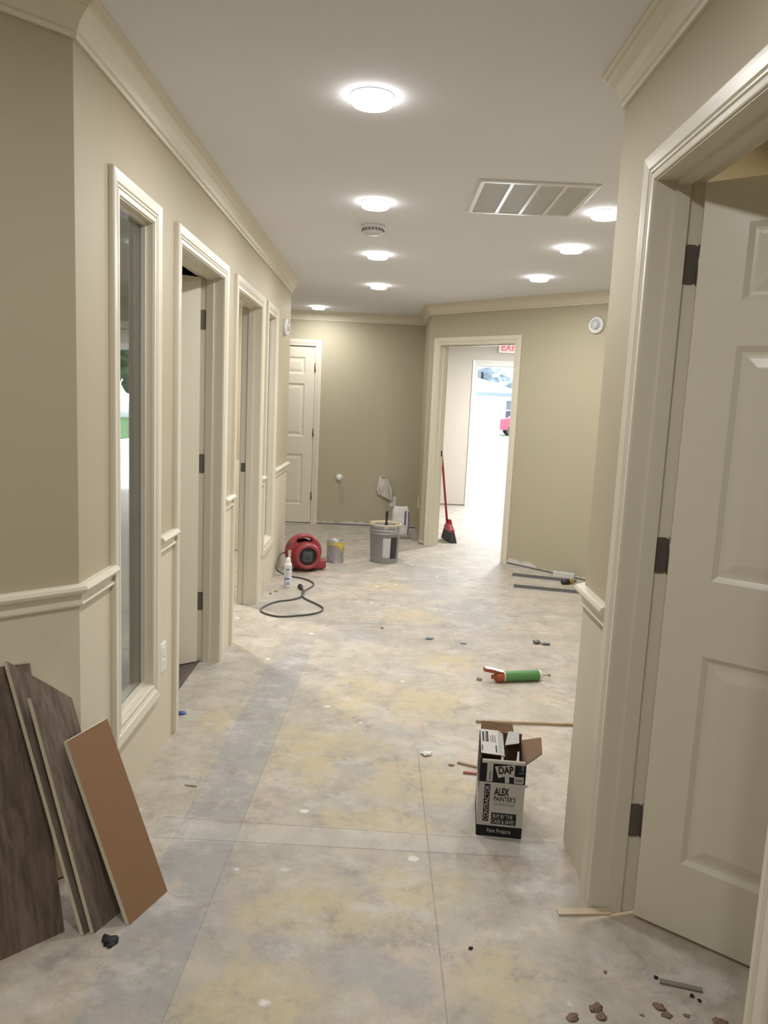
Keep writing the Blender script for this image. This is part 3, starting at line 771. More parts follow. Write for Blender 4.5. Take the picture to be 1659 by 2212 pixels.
cordp = [(-0.785, 6.34, 0.15), (-0.820, 6.25, 0.155), (-0.836, 6.16, 0.115), (-0.836, 6.09, 0.06), (-0.800, 6.13, 0.018), (-0.745, 6.12, 0.007), (-0.690, 6.060, 0.007), (-0.600, 6.010, 0.007), (-0.520, 5.900, 0.007), (-0.505, 5.790, 0.007), (-0.545, 5.640, 0.007),
         (-0.562, 5.520, 0.007), (-0.530, 5.400, 0.007), (-0.440, 5.270, 0.007), (-0.380, 5.170, 0.007), (-0.378, 5.080, 0.007), (-0.430, 5.000, 0.007), (-0.520, 4.945, 0.007), (-0.640, 4.900, 0.007), (-0.740, 4.950, 0.007),
         (-0.790, 5.030, 0.007), (-0.778, 5.140, 0.007), (-0.715, 5.270, 0.007), (-0.620, 5.340, 0.007), (-0.560, 5.420, 0.010), (-0.545, 5.520, 0.022), (-0.560, 5.600, 0.016), (-0.580, 5.660, 0.012)]
fi = (Matrix.Translation((-0.648, 6.36, 0)) @ Matrix.Rotation(math.radians(20), 4, 'Z')).inverted()
mb = MB(); mb.tube([fi @ p for p in catmull(cordp)], 0.0062, 8); cord = mb.build('power_cord', mat('grey_rubber_cord', (0.085, 0.085, 0.085), 0.55), fan)
mb = MB(); mb.X = fi; mb.cyl((-0.578, 5.652, 0.012), (-0.592, 5.700, 0.013), 0.010, 0.017, 14); mb.cyl((-0.592, 5.700, 0.013), (-0.600, 5.730, 0.013), 0.019, 0.019, 14)
for dx in (-0.007, 0.007): mb.box(-0.602 + dx, -0.599 + dx, 5.73, 5.752, 0.010, 0.016)
mb.build('plug', M_BLACKP, cord)

# ------------------------------------------------------------------ containers
def shell(mb, r0, r1, z0, z1, a0, a1, segs=20, mi=0):
    mb.lathe([(r0, z0), (r1, z1)], segs, mi, True, math.radians(a0), math.radians(a1))
M_METAL = mat('scuffed_tin', (0.40, 0.395, 0.40), 0.35, 0.65, 0.15, 25)
M_BLUE = mat('blue_ink', (0.10, 0.14, 0.30), 0.5)
r = tag(empty('spray_can', (-0.697, 5.735, 0), 0), 'white aerosol can with blue printing, standing in front of the red blower', 'spray can')
mb = MB(); mb.lathe([(0.0, 0.0), (0.028, 0.0), (0.0305, 0.004), (0.030, 0.010), (0.030, 0.172), (0.0305, 0.176)], 32); mb.build('body', mat('white_can_print', (0.70, 0.72, 0.76), 0.3), r)
mb = MB(); mb.lathe([(0.0305, 0.176), (0.029, 0.182), (0.022, 0.193), (0.016, 0.198)], 32); mb.build('shoulder', M_WHITE, r)
mb = MB(); mb.lathe([(0.021, 0.192), (0.021, 0.205), (0.017, 0.222), (0.014, 0.232), (0, 0.234)], 28); mb.build('cap', M_WHITE, r)
mb = MB(); shell(mb, 0.0304, 0.0304, 0.140, 0.151, 250, 300); mb.build('brand_stripe', M_BLUE, r)
mb = MB(); shell(mb, 0.0304, 0.0304, 0.064, 0.078, 225, 300); mb.build('blue_band', M_BLUE, r)
mb = MB()
for a in range(262, 300, 6): shell(mb, 0.0304, 0.0304, 0.022, 0.045, a, a + 3, 2)
shell(mb, 0.0304, 0.0304, 0.012, 0.06, 226, 236, 4); mb.build('side_print', M_BLUE, r)
mb = MB(); shell(mb, 0.0303, 0.0303, 0.085, 0.135, 245, 292); mb.build('label', mat('can_grey_panel', (0.52, 0.55, 0.62), 0.4), r)

r = tag(empty('paint_can', (-0.398, 6.76, 0)), 'metal paint can with a yellow paint band and drips around its top', 'paint can')
mb = MB(); mb.lathe([(0, 0.004), (0.074, 0.004), (0.079, 0.0), (0.081, 0.003), (0.078, 0.009), (0.078, 0.185), (0.081, 0.190), (0.080, 0.196), (0.076, 0.196), (0.074, 0.190)], 40); mb.build('body', M_METAL, r)
mb = MB(); mb.lathe([(0.074, 0.190), (0.066, 0.191), (0.064, 0.186), (0, 0.186)], 40); mb.build('lid', M_METAL, r)
MY = mat('wet_yellow_paint', (0.62, 0.46, 0.07), 0.3, 0, 0.1)
mb = MB(); mb.lathe([(0.0788, 0.158), (0.0792, 0.184), (0.0785, 0.186)], 40); mb.build('paint_band', mat('ochre_paint_band', (0.52, 0.43, 0.17), 0.4), r)
mb = MB()
for a0, a1, z in ((285, 300, 0.150), (300, 318, 0.125), (318, 332, 0.100), (332, 345, 0.135)): shell(mb, 0.0796, 0.0800, z, 0.190, a0, a1, 6)
mb.build('paint_drip', MY, r)
mb = MB(); shell(mb, 0.0786, 0.0786, 0.02, 0.150, 215, 285); mb.build('label', mat('worn_can_label', (0.36, 0.345, 0.37), 0.45, 0.3, 0.25, 40), r)
mb = MB(); mb.tube([(0.080 * math.cos(t), 0.080 * math.sin(t) , 0.150 - 0.145 * math.sin((t - math.radians(200)) / math.radians(170) * PI)) for t in [math.radians(200 + 170 * k / 16) for k in range(17)]], 0.0018, 6)
mb.build('wire_handle', M_METAL, r)

r = tag(empty('bucket', (0.047, 6.885, 0)), 'grey five gallon bucket with a white and black label and paint drips at the rim', 'bucket')
MG = mat('grey_bucket_plastic', (0.30, 0.315, 0.33), 0.4, 0, 0.05, 12)
mb = MB(); mb.lathe([(0.0, 0.003), (0.118, 0.003), (0.124, 0.0), (0.127, 0.006), (0.1385, 0.265), (0.145, 0.267), (0.1455, 0.274), (0.139, 0.277), (0.1395, 0.292), (0.1465, 0.294), (0.147, 0.301), (0.1405, 0.304), (0.141, 0.318), (0.145, 0.320), (0.146, 0.350), (0.143, 0.356), (0.139, 0.354), (0.137, 0.340), (0.124, 0.02), (0, 0.02)], 56)
mb.build('body', MG, r)
mb = MB(); shell(mb, 0.1303, 0.1378, 0.055, 0.235, 263, 293, 14); mb.build('label', mat('paper_label', (0.52, 0.51, 0.49), 0.6, 0, 0.12, 60), r)
mb = MB(); shell(mb, 0.1305, 0.1380, 0.045, 0.240, 294, 325, 12); mb.build('black_label', mat('black_printed_label', (0.03, 0.03, 0.04), 0.5, 0, 0.4, 25), r)
MC = mat('dried_cream_paint', (0.55, 0.47, 0.31), 0.5)
mb = MB(); mb.lathe([(0.1465, 0.344), (0.1470, 0.351), (0.1435, 0.3575), (0.138, 0.355), (0.1365, 0.335)], 56)
for a, z in ((196, 0.336), (232, 0.33), (268, 0.304), (276, 0.325), (296, 0.335), (310, 0.320), (330, 0.31)): shell(mb, 0.1466, 0.1472, z, 0.352, a, a + 4, 3)
for a, z in ((290, 0.285), (297, 0.287), (303, 0.285), (312, 0.286)): shell(mb, 0.1472, 0.1474, z, 0.300, a, a + 4, 3)
mb.build('paint_drip', MC, r)
for a in (200, 318):
    x, y = 0.141 * math.cos(math.radians(a)), 0.141 * math.sin(math.radians(a))
    mb = MB(); mb.X = Matrix.Translation((x, y, 0.358)); mb.box(-0.010, 0.010, -0.005, 0.005, -0.012, 0.018); mb.bevel(0.004, 2); mb.build('liner_clip', MC, r)
mb = MB(); mb.lathe([(0, 0.12), (0.127, 0.12)], 40); mb.build('paint', MC, r)

r = tag(empty('paint_brush', (0.045, 6.80, 0.12)), 'black handled paint brush standing in the grey bucket', 'brush')
r.rotation_euler = (math.radians(4), math.radians(2), 0)
mb = MB(); mb.X = Matrix.Diagonal((1, 0.62, 1, 1)); mb.lathe([(0.0, 0.21), (0.018, 0.212), (0.016, 0.235), (0.010, 0.262), (0.0095, 0.285), (0.014, 0.325), (0.0135, 0.350), (0.011, 0.366), (0.0, 0.371)], 20); mb.build('handle', M_BLACKP, r)
mb = MB(); mb.box(-0.030, 0.030, -0.010, 0.010, 0.150, 0.212); mb.bevel(0.003, 1); mb.build('ferrule', M_METAL, r)
mb = MB(); mb.hexa([(-0.028, -0.003, 0.02), (0.028, -0.003, 0.02), (0.028, 0.003, 0.02), (-0.028, 0.003, 0.02)], [(-0.029, -0.009, 0.15), (0.029, -0.009, 0.15), (0.029, 0.009, 0.15), (-0.029, 0.009, 0.15)]); mb.build('bristles', mat('brush_bristle', (0.12, 0.09, 0.06), 0.8), r)

def sack(name, w, d, h, m, label, cat, loc, rz=0, seed=0, top=0.75, lean=0.0, parent_prints=None):
    r = tag(empty(name, loc, rz), label, cat)
    mb = MB(); nu, nv = 40, 26; rings = []
    for j in range(nv + 1):
        v = j / nv; z = h * v
        taper = 1.0 - 0.10 * v if v < 0.85 else (0.915 - (v - 0.85) / 0.15 * (1 - top) * 0.5)
        depth = d * (0.35 + 0.65 * min(1, 6 * v + 0.2)) * (1 - 0.80 * max(0, (v - 0.45) / 0.55) ** 1.3)
        ring = []
        for i in range(nu):
            a = 2 * PI * i / nu; c, s_ = math.cos(a), math.sin(a)
            x = math.copysign(abs(c) ** 0.5, c) * w / 2 * taper; y = math.copysign(abs(s_) ** 0.8, s_) * depth / 2
            q = Vector((x * 9 + seed, y * 9, z * 7)); nn = mnoise.noise(q) * 0.010 + mnoise.noise(q * 2.7) * 0.005
            k = max(0.05, min(1, v * 8))
            ring.append(mb.v((x * (1 + nn * 3) + nn * 0.3, y + nn * k + lean * v, z * (1 + 0.02 * math.sin(a * 2 + seed)) if 0 < v else 0)))
        rings.append(ring)
    for j in range(nv):
        for i in range(nu): k = (i + 1) % nu; mb.face([rings[j][i], rings[j][k], rings[j + 1][k], rings[j + 1][i]], 0, True)
    mb.face(rings[0][::-1]); mb.face(rings[-1], 0, True)
    mb.build('sack_body', m, r)
    return r
M_BAG = mat('dusty_white_paper', (0.60, 0.57, 0.55), 0.75, 0, 0.10, 16, 0.3)
r = sack('powder_bag', 0.20, 0.17, 0.345, M_BAG, 'crumpled white powder bag with dark blue print, behind the grey bucket', 'bag', (0.215, 8.15, 0), 0.15, 3.0, 0.6)
def strip_on(r, name, pts, w, m, y=-0.0):
    mb = MB(); A = []
    for i, (x, yy, z) in enumerate(pts): A.append((mb.v((x - w / 2, yy, z)), mb.v((x + w / 2, yy, z))))
    for i in range(len(A) - 1): mb.face([A[i][0], A[i][1], A[i + 1][1], A[i + 1][0]])
    return mb.build(name, m, r)
MP = mat('navy_print', (0.06, 0.07, 0.15), 0.6)
strip_on(r, 'blue_print', [(0.042, -0.062, 0.305), (0.042, -0.072, 0.26), (0.038, -0.084, 0.20), (0.036, -0.091, 0.155)], 0.018, MP)
strip_on(r, 'dark_print', [(0.078, -0.050, 0.29), (0.080, -0.066, 0.21), (0.078, -0.078, 0.13), (0.068, -0.084, 0.05)], 0.010, MP)

# white plastic rag bundled on the wall
r = tag(empty('plastic_rag', (0.012, 8.85, 0.60)), 'white bunched plastic rag hanging on the back wall over the bucket', 'rag')
mb = MB(); nu, nv = 44, 18; rings = []
for j in range(nv + 1):
    v = j / nv; w = 0.030 + 0.046 * min(1, v * 1.6) ** 0.9; z = -0.255 * v
    ring = []
    for i in range(nu):
        a = 2 * PI * i / nu; pl = 1 + (0.26 * math.sin(a * 6 + v * 2.5) + 0.12 * math.sin(a * 11 + 1.0)) * min(1, 1.5 - v)
        x = math.cos(a) * w * pl + 0.035 * v * v; y = -0.012 - 0.030 * (1 + math.sin(a)) * (0.5 + 0.5 * min(1, 2 * v)) * pl * (1 - 0.35 * v)
        zz = z * (1 + 0.16 * (math.cos(a)) * v * v * 0.9) + 0.006 * mnoise.noise(Vector((a, v * 4, 1)))
        ring.append(mb.v((x, min(y, -0.003), zz)))
    rings.append(ring)
for j in range(nv):
    for i in range(nu): k = (i + 1) % nu; mb.face([rings[j][i], rings[j][k], rings[j + 1][k], rings[j + 1][i]], 0, True)
mb.face(rings[0]); mb.face(rings[-1][::-1])
mb.build('bundle', mat('milky_plastic', (0.62, 0.58, 0.53), 0.45, 0, 0.12, 22), r)
mb = MB(); mb.X = Matrix.Translation((0.004, -0.034, -0.006)) @ Matrix.Diagonal((1, 0.9, 0.55, 1)); mb.tube([(0.024 * math.cos(2 * PI * k / 24), 0.024 * math.sin(2 * PI * k / 24), 0) for k in range(24)], 0.008, 8, closed=True)
mb.build('tie', mat('reddish_tie', (0.25, 0.12, 0.10), 0.6), r)

# ------------------------------------------------------------------ broom
bx, by = 0.742, 8.105
r = tag(empty('broom', (bx, by, 0)), 'red handled angle broom leaning in the open doorway', 'broom')
MR = mat('red_broom_plastic', (0.33, 0.025, 0.045), 0.35, 0, 0.06)
wd = Vector((0.30, -0.954, 0)); td = Vector((0.954, 0.30, 0))
top = Vector((0.568 - bx, 0.035, 1.36)); base = Vector((-0.022, 0.0, 0.20))
mb = MB(); mb.cyl(base, top, 0.0125, 0.0115, 16); mb.sphere(top, 0.0118, mi=0, u=12, v=8); mb.build('handle', MR, r)
def slab(mb, rows, mi=0):
    """rows: (centre along width lo, hi, half thickness, z lo-end, z hi-end)"""
    R_ = []
    for a, b, t, za, zb in rows:
        R_.append([mb.v(wd * a + td * -t + Vector((0, 0, za))), mb.v(wd * b + td * -t + Vector((0, 0, zb))), mb.v(wd * b + td * t + Vector((0, 0, zb))), mb.v(wd * a + td * t + Vector((0, 0, za)))])
    for A, B in zip(R_, R_[1:]):
        for k in range(4): l = (k + 1) % 4; mb.face([A[k], A[l], B[l], B[k]], mi)
    mb.face(R_[0][::-1], mi); mb.face(R_[-1], mi)
mb = MB(); slab(mb, [(-0.085, 0.110, 0.024, 0.125, 0.105), (-0.080, 0.100, 0.026, 0.150, 0.130), (-0.045, 0.040, 0.022, 0.190, 0.185), (-0.020, 0.018, 0.016, 0.235, 0.235)]); mb.bevel(0.006, 2); mb.build('head', MR, r)
mb = MB(); slab(mb, [(-0.125, 0.165, 0.034, 0.012, 0.0), (-0.105, 0.140, 0.030, 0.07, 0.05), (-0.088, 0.113, 0.022, 0.128, 0.108)]); mb.build('bristles', mat('dark_grey_bristle', (0.035, 0.04, 0.045), 0.8, 0, 0.4, 90, 0.5), r)

# ------------------------------------------------------------------ loose bars, strip, caulk gun cartridge
def bar(name, p0, p1, w, h, m, label, cat, z=0.0, angle=False, group=None):
    p0, p1 = Vector((*p0, z)), Vector((*p1, z)); d = p1 - p0
    mb = MB()
    if angle: mb.box(0, d.length, -w / 2, w / 2, 0, 0.002); mb.box(0, d.length, w / 2 - 0.002, w / 2, 0, h)
    else:
        mb.box(0, d.length, -w / 2, w / 2, 0, h); mb.bevel(min(w, h) * 0.12, 1)
    o = mb.build(name, m); o.location = p0; o.rotation_euler = (0, 0, math.atan2(d.y, d.x))
    return tag(o, label, cat, group)
M_STEEL = mat('dull_grey_metal', (0.20, 0.205, 0.21), 0.45, 0.5, 0.1)
GB = 'metal strips on the floor by the angled wall'
bar('metal_strip', (1.175, 6.505), (1.700, 6.345), 0.030, 0.022, M_STEEL, 'grey metal strip on the floor, the one closer to the angled wall', 'metal strip', angle=True, group=GB)
bar('metal_strip', (1.115, 6.075), (1.66, 5.945), 0.030, 0.022, M_STEEL, 'grey metal strip on the floor, the one farther from the angled wall', 'metal strip', angle=True, group=GB)
bar('pipe_offcut', (1.52, 6.45), (1.69, 6.40), 0.045, 0.040, mat('white_pipe', (0.62, 0.62, 0.60), 0.4), 'short pale offcut lying across the end of the metal strip', 'offcut', z=0.024)
r = tag(empty('brass_fitting', (1.615, 6.27, 0), 0.4), 'small dark and brass pipe fitting beside the metal strip end', 'fitting')
mb = MB(); mb.cyl((-0.07, 0, 0.022), (0.0, 0, 0.022), 0.018, 0.022, 18); mb.build('sleeve', M_BLACKP, r)
mb = MB(); mb.cyl((0.0, 0, 0.022), (0.025, 0, 0.022), 0.022, 0.022, 6); mb.cyl((0.025, 0, 0.022), (0.05, 0, 0.022), 0.015, 0.015, 16); mb.build('nut', mat('brass', (0.50, 0.33, 0.10), 0.3, 0.8), r)
M_STICK = plank_material('raw_wood_strip', (0.40, 0.31, 0.20), (1, 8, 8))
bar('wood_strip', (0.484, 3.342), (1.10, 3.352), 0.016, 0.012, M_STICK, 'long thin wood strip on the floor behind the caulk box', 'wood strip')

r = tag(empty('caulk_cartridge', (0.79, 3.905, 0.0295), math.radians(12)), 'green caulk cartridge with an orange end lying on the floor', 'caulk tube')
X = Matrix.Rotation(PI / 2, 4, 'Y')   # lathe axis along +x
def ax(mb): mb.X = X
mb = MB(); ax(mb); mb.lathe([(0.0285, -0.095), (0.0285, 0.100)], 32); mb.build('barrel', mat('green_print', (0.085, 0.24, 0.075), 0.35, 0, 0.1), r)
mb = MB(); ax(mb); mb.lathe([(0.0287, 0.100), (0.0292, 0.103), (0.0292, 0.112), (0.026, 0.114), (0.025, 0.108), (0, 0.106)], 32); mb.build('end_rim', mat('chalky_white', (0.66, 0.66, 0.64), 0.4), r)
mb = MB(); ax(mb); mb.lathe([(0.0288, -0.101), (0.0290, -0.095)], 32); mb.build('collar', mat('cream_band', (0.66, 0.62, 0.52), 0.4), r)
MO = mat('orange_red_plastic', (0.36, 0.085, 0.035), 0.4, 0, 0.1)
mb = MB(); ax(mb); mb.lathe([(0.0290, -0.101), (0.0290, -0.135), (0.022, -0.146), (0.012, -0.150), (0.012, -0.165), (0, -0.166)], 32); mb.build('end_cap', MO, r)
mb = MB(); mb.box(-0.215, -0.150, -0.014, 0.014, -0.010, 0.010); mb.bevel(0.004, 1); mb.X = Matrix.Identity(4); mb.build('tip_sleeve', MO, r).rotation_euler = (0, math.radians(12), 0)
mb = MB(); P = [(-0.208, 0.0560), (-0.180, 0.0500), (-0.150, 0.0435), (-0.124, 0.0335), (-0.104, 0.0310)]
prev = None
for x, z in P:
    c = [mb.v((x, -0.021, z)), mb.v((x, 0.008, z + 0.004))]
    if prev: mb.face([prev[0], prev[1], c[1], c[0]])
    prev = c
o = mb.build('paper_strap', mat('white_paper_strap', (0.80, 0.80, 0.82), 0.5), r)
so = o.modifiers.new('thick', 'SOLIDIFY'); so.thickness = 0.0016
mb = MB(); ax(mb); mb.lathe([(0.003, 0.106), (0.003, 0.160), (0.0, 0.160)], 12); mb.lathe([(0.0, 0.158), (0.009, 0.160), (0.010, 0.168), (0, 0.169)], 14); mb.build('plunger_stub', mat('raw_tan_plastic', (0.38, 0.33, 0.27), 0.5), r)
bar('putty_crumb', (0.553, 3.895), (0.580, 3.890), 0.022, 0.014, mat('tan_putty', (0.36, 0.29, 0.20), 0.8), 'tan putty crumb at the orange end of the green cartridge', 'crumb')

# ------------------------------------------------------------------ carton of caulk tubes
BW, BD, BH = 0.153, 0.225, 0.277
box = tag(empty('caulk_carton', (0.3735, 2.408, 0), math.radians(-6)), 'open black and white caulk carton standing on the floor near the right wall', 'carton')
M_CW = mat('carton_white_print', (0.46, 0.445, 0.41), 0.55, 0, 0.06, 40)
M_CB = mat('carton_black_print', (0.014, 0.015, 0.017), 0.65, 0, 0.15, 40, 0.0, 0.2)
M_CK = mat('brown_cardboard', (0.17, 0.098, 0.053), 0.85, 0, 0.12, 30)
def panel(name, x0, x1, y0, y1, bands):
    """upright board with printed outside; bands: (z0, z1, material)"""
    mb = MB(); ms = [M_CW, M_CB, M_CK]
    for z0, z1, mi in bands: mb.box(x0, x1, y0, y1, z0, z1, mi)
    return mb.build(name, ms, box)
T = 0.004
bands = [(0, 0.039, 1), (0.039, 0.195, 0), (0.195, 0.262, 1)]
mb = MB()
for z0, z1, mi in bands: mb.box(0, BW, 0, T, z0, z1, mi)
# rolled top edge of the front panel
prev = None
for k in range(9):
    a = PI * k / 8; y = 0.006 - 0.006 * math.cos(a); z = 0.262 + 0.012 * math.sin(a)
    c = [mb.v((0.006, y, z)), mb.v((BW - 0.004, y, z + 0.001))]
    if prev: mb.face([prev[0], prev[1], c[1], c[0]], 0, True)
    prev = c
mb.build('front_panel', [M_CW, M_CB, M_CK], box)
panel('side_panel', 0, T, T, BD - T, [(0, 0.039, 1), (0.039, 0.150, 0), (0.150, BH, 1)])
mb = MB(); ms = [M_CW, M_CB, M_CK]
mb.box(BW - T * 0.4, BW, T, BD - T, 0, 0.039, 1); mb.box(BW - T * 0.4, BW, T, BD - T, 0.039, 0.195, 0); mb.box(BW - T * 0.4, BW, T, BD - T, 0.195, 0.262, 1); mb.box(BW - T, BW - T * 0.4, T, BD - T, 0, 0.262, 2)
mb.build('side_panel', ms, box)
panel('back_panel', 0, BW, BD - T, BD, [(0, BH, 2)])
mb = MB(); mb.box(T, BW - T, T, BD - T, 0.001, 0.005); mb.build('bottom', M_CK, box)
def board(name, c, m0, m1, t=0.003):
    """flap: four corners, printed upper face, cardboard underside"""
    a, b, cc, d = [Vector(q) for q in c]; n = (b - a).cross(d - a).normalized() * t
    mb = MB(); A = [mb.v(q) for q in (a, b, cc, d)]; B = [mb.v(q - n) for q in (a, b, cc, d)]
    mb.face(A, 0); mb.face(B[::-1], 1)
    for i in range(4): j = (i + 1) % 4; mb.face([A[i], A[j], B[j], B[i]], 1)
    return mb.build(name, [m0, m1], box, recalc=False)
fl = board('top_flap', [(0.002, 0.028, 0.284), (0.062, 0.030, 0.280), (0.066, BD - 0.002, 0.282), (0.002, BD - 0.002, 0.284)], M_CW, M_CK)
mb = MB()
for x0, x1, y0, y1 in ((0.008, 0.014, 0.12, 0.20), (0.019, 0.022, 0.12, 0.205), (0.0235, 0.029, 0.12, 0.205), (0.037, 0.039, 0.12, 0.17), (0.044, 0.046, 0.12, 0.18), (0.051, 0.053, 0.12, 0.175), (0.005, 0.008, 0.045, 0.09), (0.052, 0.056, 0.045, 0.095)):
    mb.quad((x0, y0, 0.2850 - 0.065 * 0 - x0 * 0.03), (x1, y0, 0.2850 - x1 * 0.03), (x1, y1, 0.2850 - x1 * 0.03), (x0, y1, 0.2850 - x0 * 0.03))
mb.build('bar_print', M_CB, fl)
fw_ = board('crumpled_flap', [(0.062, 0.030, 0.281), (0.082, 0.036, 0.272), (0.084, BD - 0.01, 0.274), (0.066, BD - 0.002, 0.283)], mat('carton_scuffed_print', (0.42, 0.42, 0.41), 0.4, 0, 0.25, 60), M_CK)
board('back_flap', [(0.004, BD, 0.274), (BW * 0.82, BD, 0.272), (BW * 0.78, BD + 0.035, 0.296), (0.006, BD + 0.03, 0.300)], M_CK, M_CK)
board('right_flap', [(BW, 0.035, 0.250), (BW + 0.055, 0.060, 0.285), (BW + 0.062, 0.175, 0.292), (BW, 0.205, 0.262)], M_CK, M_CK)
board('torn_flap', [(BW - 0.064, 0.150, 0.262), (BW - 0.014, 0.158, 0.270), (BW - 0.012, 0.215, 0.288), (BW - 0.050, 0.220, 0.284)], mat('torn_print', (0.36, 0.355, 0.34), 0.5, 0, 0.5, 80), M_CK)
mb = MB(); F = Matrix.Translation((0, -0.0005, 0)) @ Matrix.Rotation(PI / 2, 4, 'X')
def fq(mb, u0, u1, z0, z1, mi=0, y=-0.0006): mb.quad((u0, y, z0), (u1, y, z0), (u1, y, z1), (u0, y, z1), mi)
fq(mb, 0.019, 0.038, 0.054, 0.188, 0); fq(mb, 0.048, 0.131, 0.046, 0.087, 0)
text_into(mb, 'ALEX', 0.050, 0.028, F @ Matrix.Translation((0.052, 0.150, 0)), 0, bold=0.034)
text_into(mb, "PAINTER'S", 0.073, 0.018, F @ Matrix.Translation((0.052, 0.129, 0)), 0, bold=0.012)
for k in range(2): fq(mb, 0.052, 0.124, 0.1205 - 0.006 * k, 0.1225 - 0.006 * k, 2)
R90 = Matrix.Rotation(PI / 2, 4, 'Z')
text_into(mb, 'CONTRACTOR', 0.126, 0.014, F @ Matrix.Translation((0.0355, 0.058, 0.0006)) @ R90, 1, bold=0.01)
text_into(mb, 'BUY BY THE', 0.066, 0.0145, F @ Matrix.Translation((0.053, 0.068, 0.0006)), 1, bold=0.008)
text_into(mb, 'CASE & SAVE!', 0.074, 0.0145, F @ Matrix.Translation((0.051, 0.0495, 0.0006)), 1, bold=0.008)
text_into(mb, 'Paint Projects', 0.080, 0.019, F @ Matrix.Translation((0.036, 0.010, 0.0004)), 1, bold=0.004)
# logo panel
U = lambda x: (x - 215) / 870 * 0.153
Z = lambda y: (2040 - y) / 1390 * 0.274
mb.face([mb.v((U(x), -0.0007, Z(y))) for x, y in ((570, 965), (690, 925), (872, 930), (870, 705), (495, 762))], 1)
mb.face([mb.v((U(x), -0.0007, Z(y))) for x, y in ((705, 1048), (785, 1035), (770, 925), (690, 925))], 1)
text_into(mb, 'DAP', 0.050, 0.026, F @ Matrix.Translation((U(575), Z(890), 0.0006)) @ Matrix.Rotation(math.radians(7), 4, 'Z'), 0, bold=0.035)
fq(mb, U(348), U(462), Z(1035), Z(695), 1); fq(mb, U(395), U(430), Z(1010), Z(860), 2, -0.0011)
fq(mb, U(872), U(1050), Z(1035), Z(915), 1); fq(mb, U(895), U(1030), Z(1010), Z(945), 2, -0.0011)
fq(mb, U(1000), U(1008), Z(800), Z(705), 1); fq(mb, U(1030), U(1038), Z(800), Z(705), 1); fq(mb, U(960), U(1050), Z(850), Z(835), 2)
mb.build('lettering', [M_CB, M_CW, mat('carton_grey_print', (0.20, 0.20, 0.20), 0.5)], box, recalc=False)
bmat = Matrix.Translation((0.3735, 2.408, 0)) @ Matrix.Rotation(math.radians(-6), 4, 'Z')
def caulk_tube(u, v, label):
    p = bmat @ Vector((u, v, 0.0055)); r = tag(empty('caulk_tube', p), label, 'caulk tube', 'caulk tubes in the carton')
    mb = MB(); mb.lathe([(0, 0), (0.0235, 0), (0.0235, 0.205), (0.022, 0.210), (0.010, 0.214)], 24); mb.build('barrel', M_CW, r)
    mb = MB(); mb.lathe([(0.010, 0.212), (0.0085, 0.224), (0.0065, 0.226), (0.0028, 0.287), (0.0, 0.288)], 16); mb.build('nozzle', M_WHITE, r)
caulk_tube(0.127, 0.040, 'white caulk tube with its pointed nozzle in the front right corner of the carton')
caulk_tube(0.074, 0.038, 'white caulk tube partly under the torn top of the carton')

# ------------------------------------------------------------------ leaning planks
M_WOOD = plank_material('dark_wood_laminate', (0.135, 0.098, 0.073), (7, 1, 1))
M_WOOD2 = plank_material('greyish_wood_laminate', (0.170, 0.130, 0.105), (7, 1, 1))
M_CORE = mat('pale_core_edge', (0.80, 0.76, 0.58), 0.7, 0, 0.06, 80)
M_BACK = mat('brown_backing_board', (0.25, 0.138, 0.070), 0.6, 0, 0.05, 14)
def plank(bl, br, tr, tl, mf, mbk, label, t=0.0135, flip=1):
    bl, br, tr, tl = map(Vector, (bl, br, tr, tl)); e = (br - bl).normalized(); n = e.cross(tl - bl).normalized(); d = n.cross(e)
    if flip < 0: pass
    Mx = Matrix((e, d, n)).transposed().to_4x4(); Mx.translation = bl; inv = Mx.inverted()
    L = [inv @ q for q in (bl, br, tr, tl)]
    mb = MB(); A = [mb.v((q.x, q.y, 0)) for q in L]; B = [mb.v((q.x, q.y, -t)) for q in L]
    mb.face(A, 0); mb.face(B[::-1], 1)
    for i in range(4): j = (i + 1) % 4; mb.face([A[i], A[j], B[j], B[i]], 2)
    o = mb.build('wood_plank', [mf, mbk, M_CORE], recalc=False); o.matrix_world = Mx
    return tag(o, label, 'plank', 'flooring planks leaning on the near left wall')
def NLp(t, o, z): return (-0.855 - 0.7071 * t + 0.7071 * o, 2.12 - 0.7071 * t - 0.7071 * o, z)
plank(NLp(0.337, 0.228, 0.0), NLp(0.147, 0.228, 0.0), NLp(0.146, 0.013, 0.690), NLp(0.334, 0.013, 0.705), M_WOOD, M_BACK, 'wide dark brown plank at the back, cut off by the picture edge')
plank((-0.741, 1.841, 0.003), (-0.674, 1.995, 0.0), (-0.863, 2.079, 0.565), (-0.981, 1.946, 0.716), M_WOOD2, M_BACK, 'tall dark plank with a slanted top and pale edge, second from the wall')
plank((-0.717, 1.849, 0.003), (-0.650, 2.003, 0.0), (-0.762, 2.044, 0.365), (-0.914, 1.935, 0.620), M_WOOD2, M_BACK, 'dark plank with a pale edge just behind the orange brown board')
plank((-0.635, 1.889, 0.0), (-0.574, 2.040, 0.0), (-0.777, 2.119, 0.489), (-0.834, 1.970, 0.484), M_BACK, M_WOOD, 'orange brown board seen from its back, frontmost of the leaning planks')

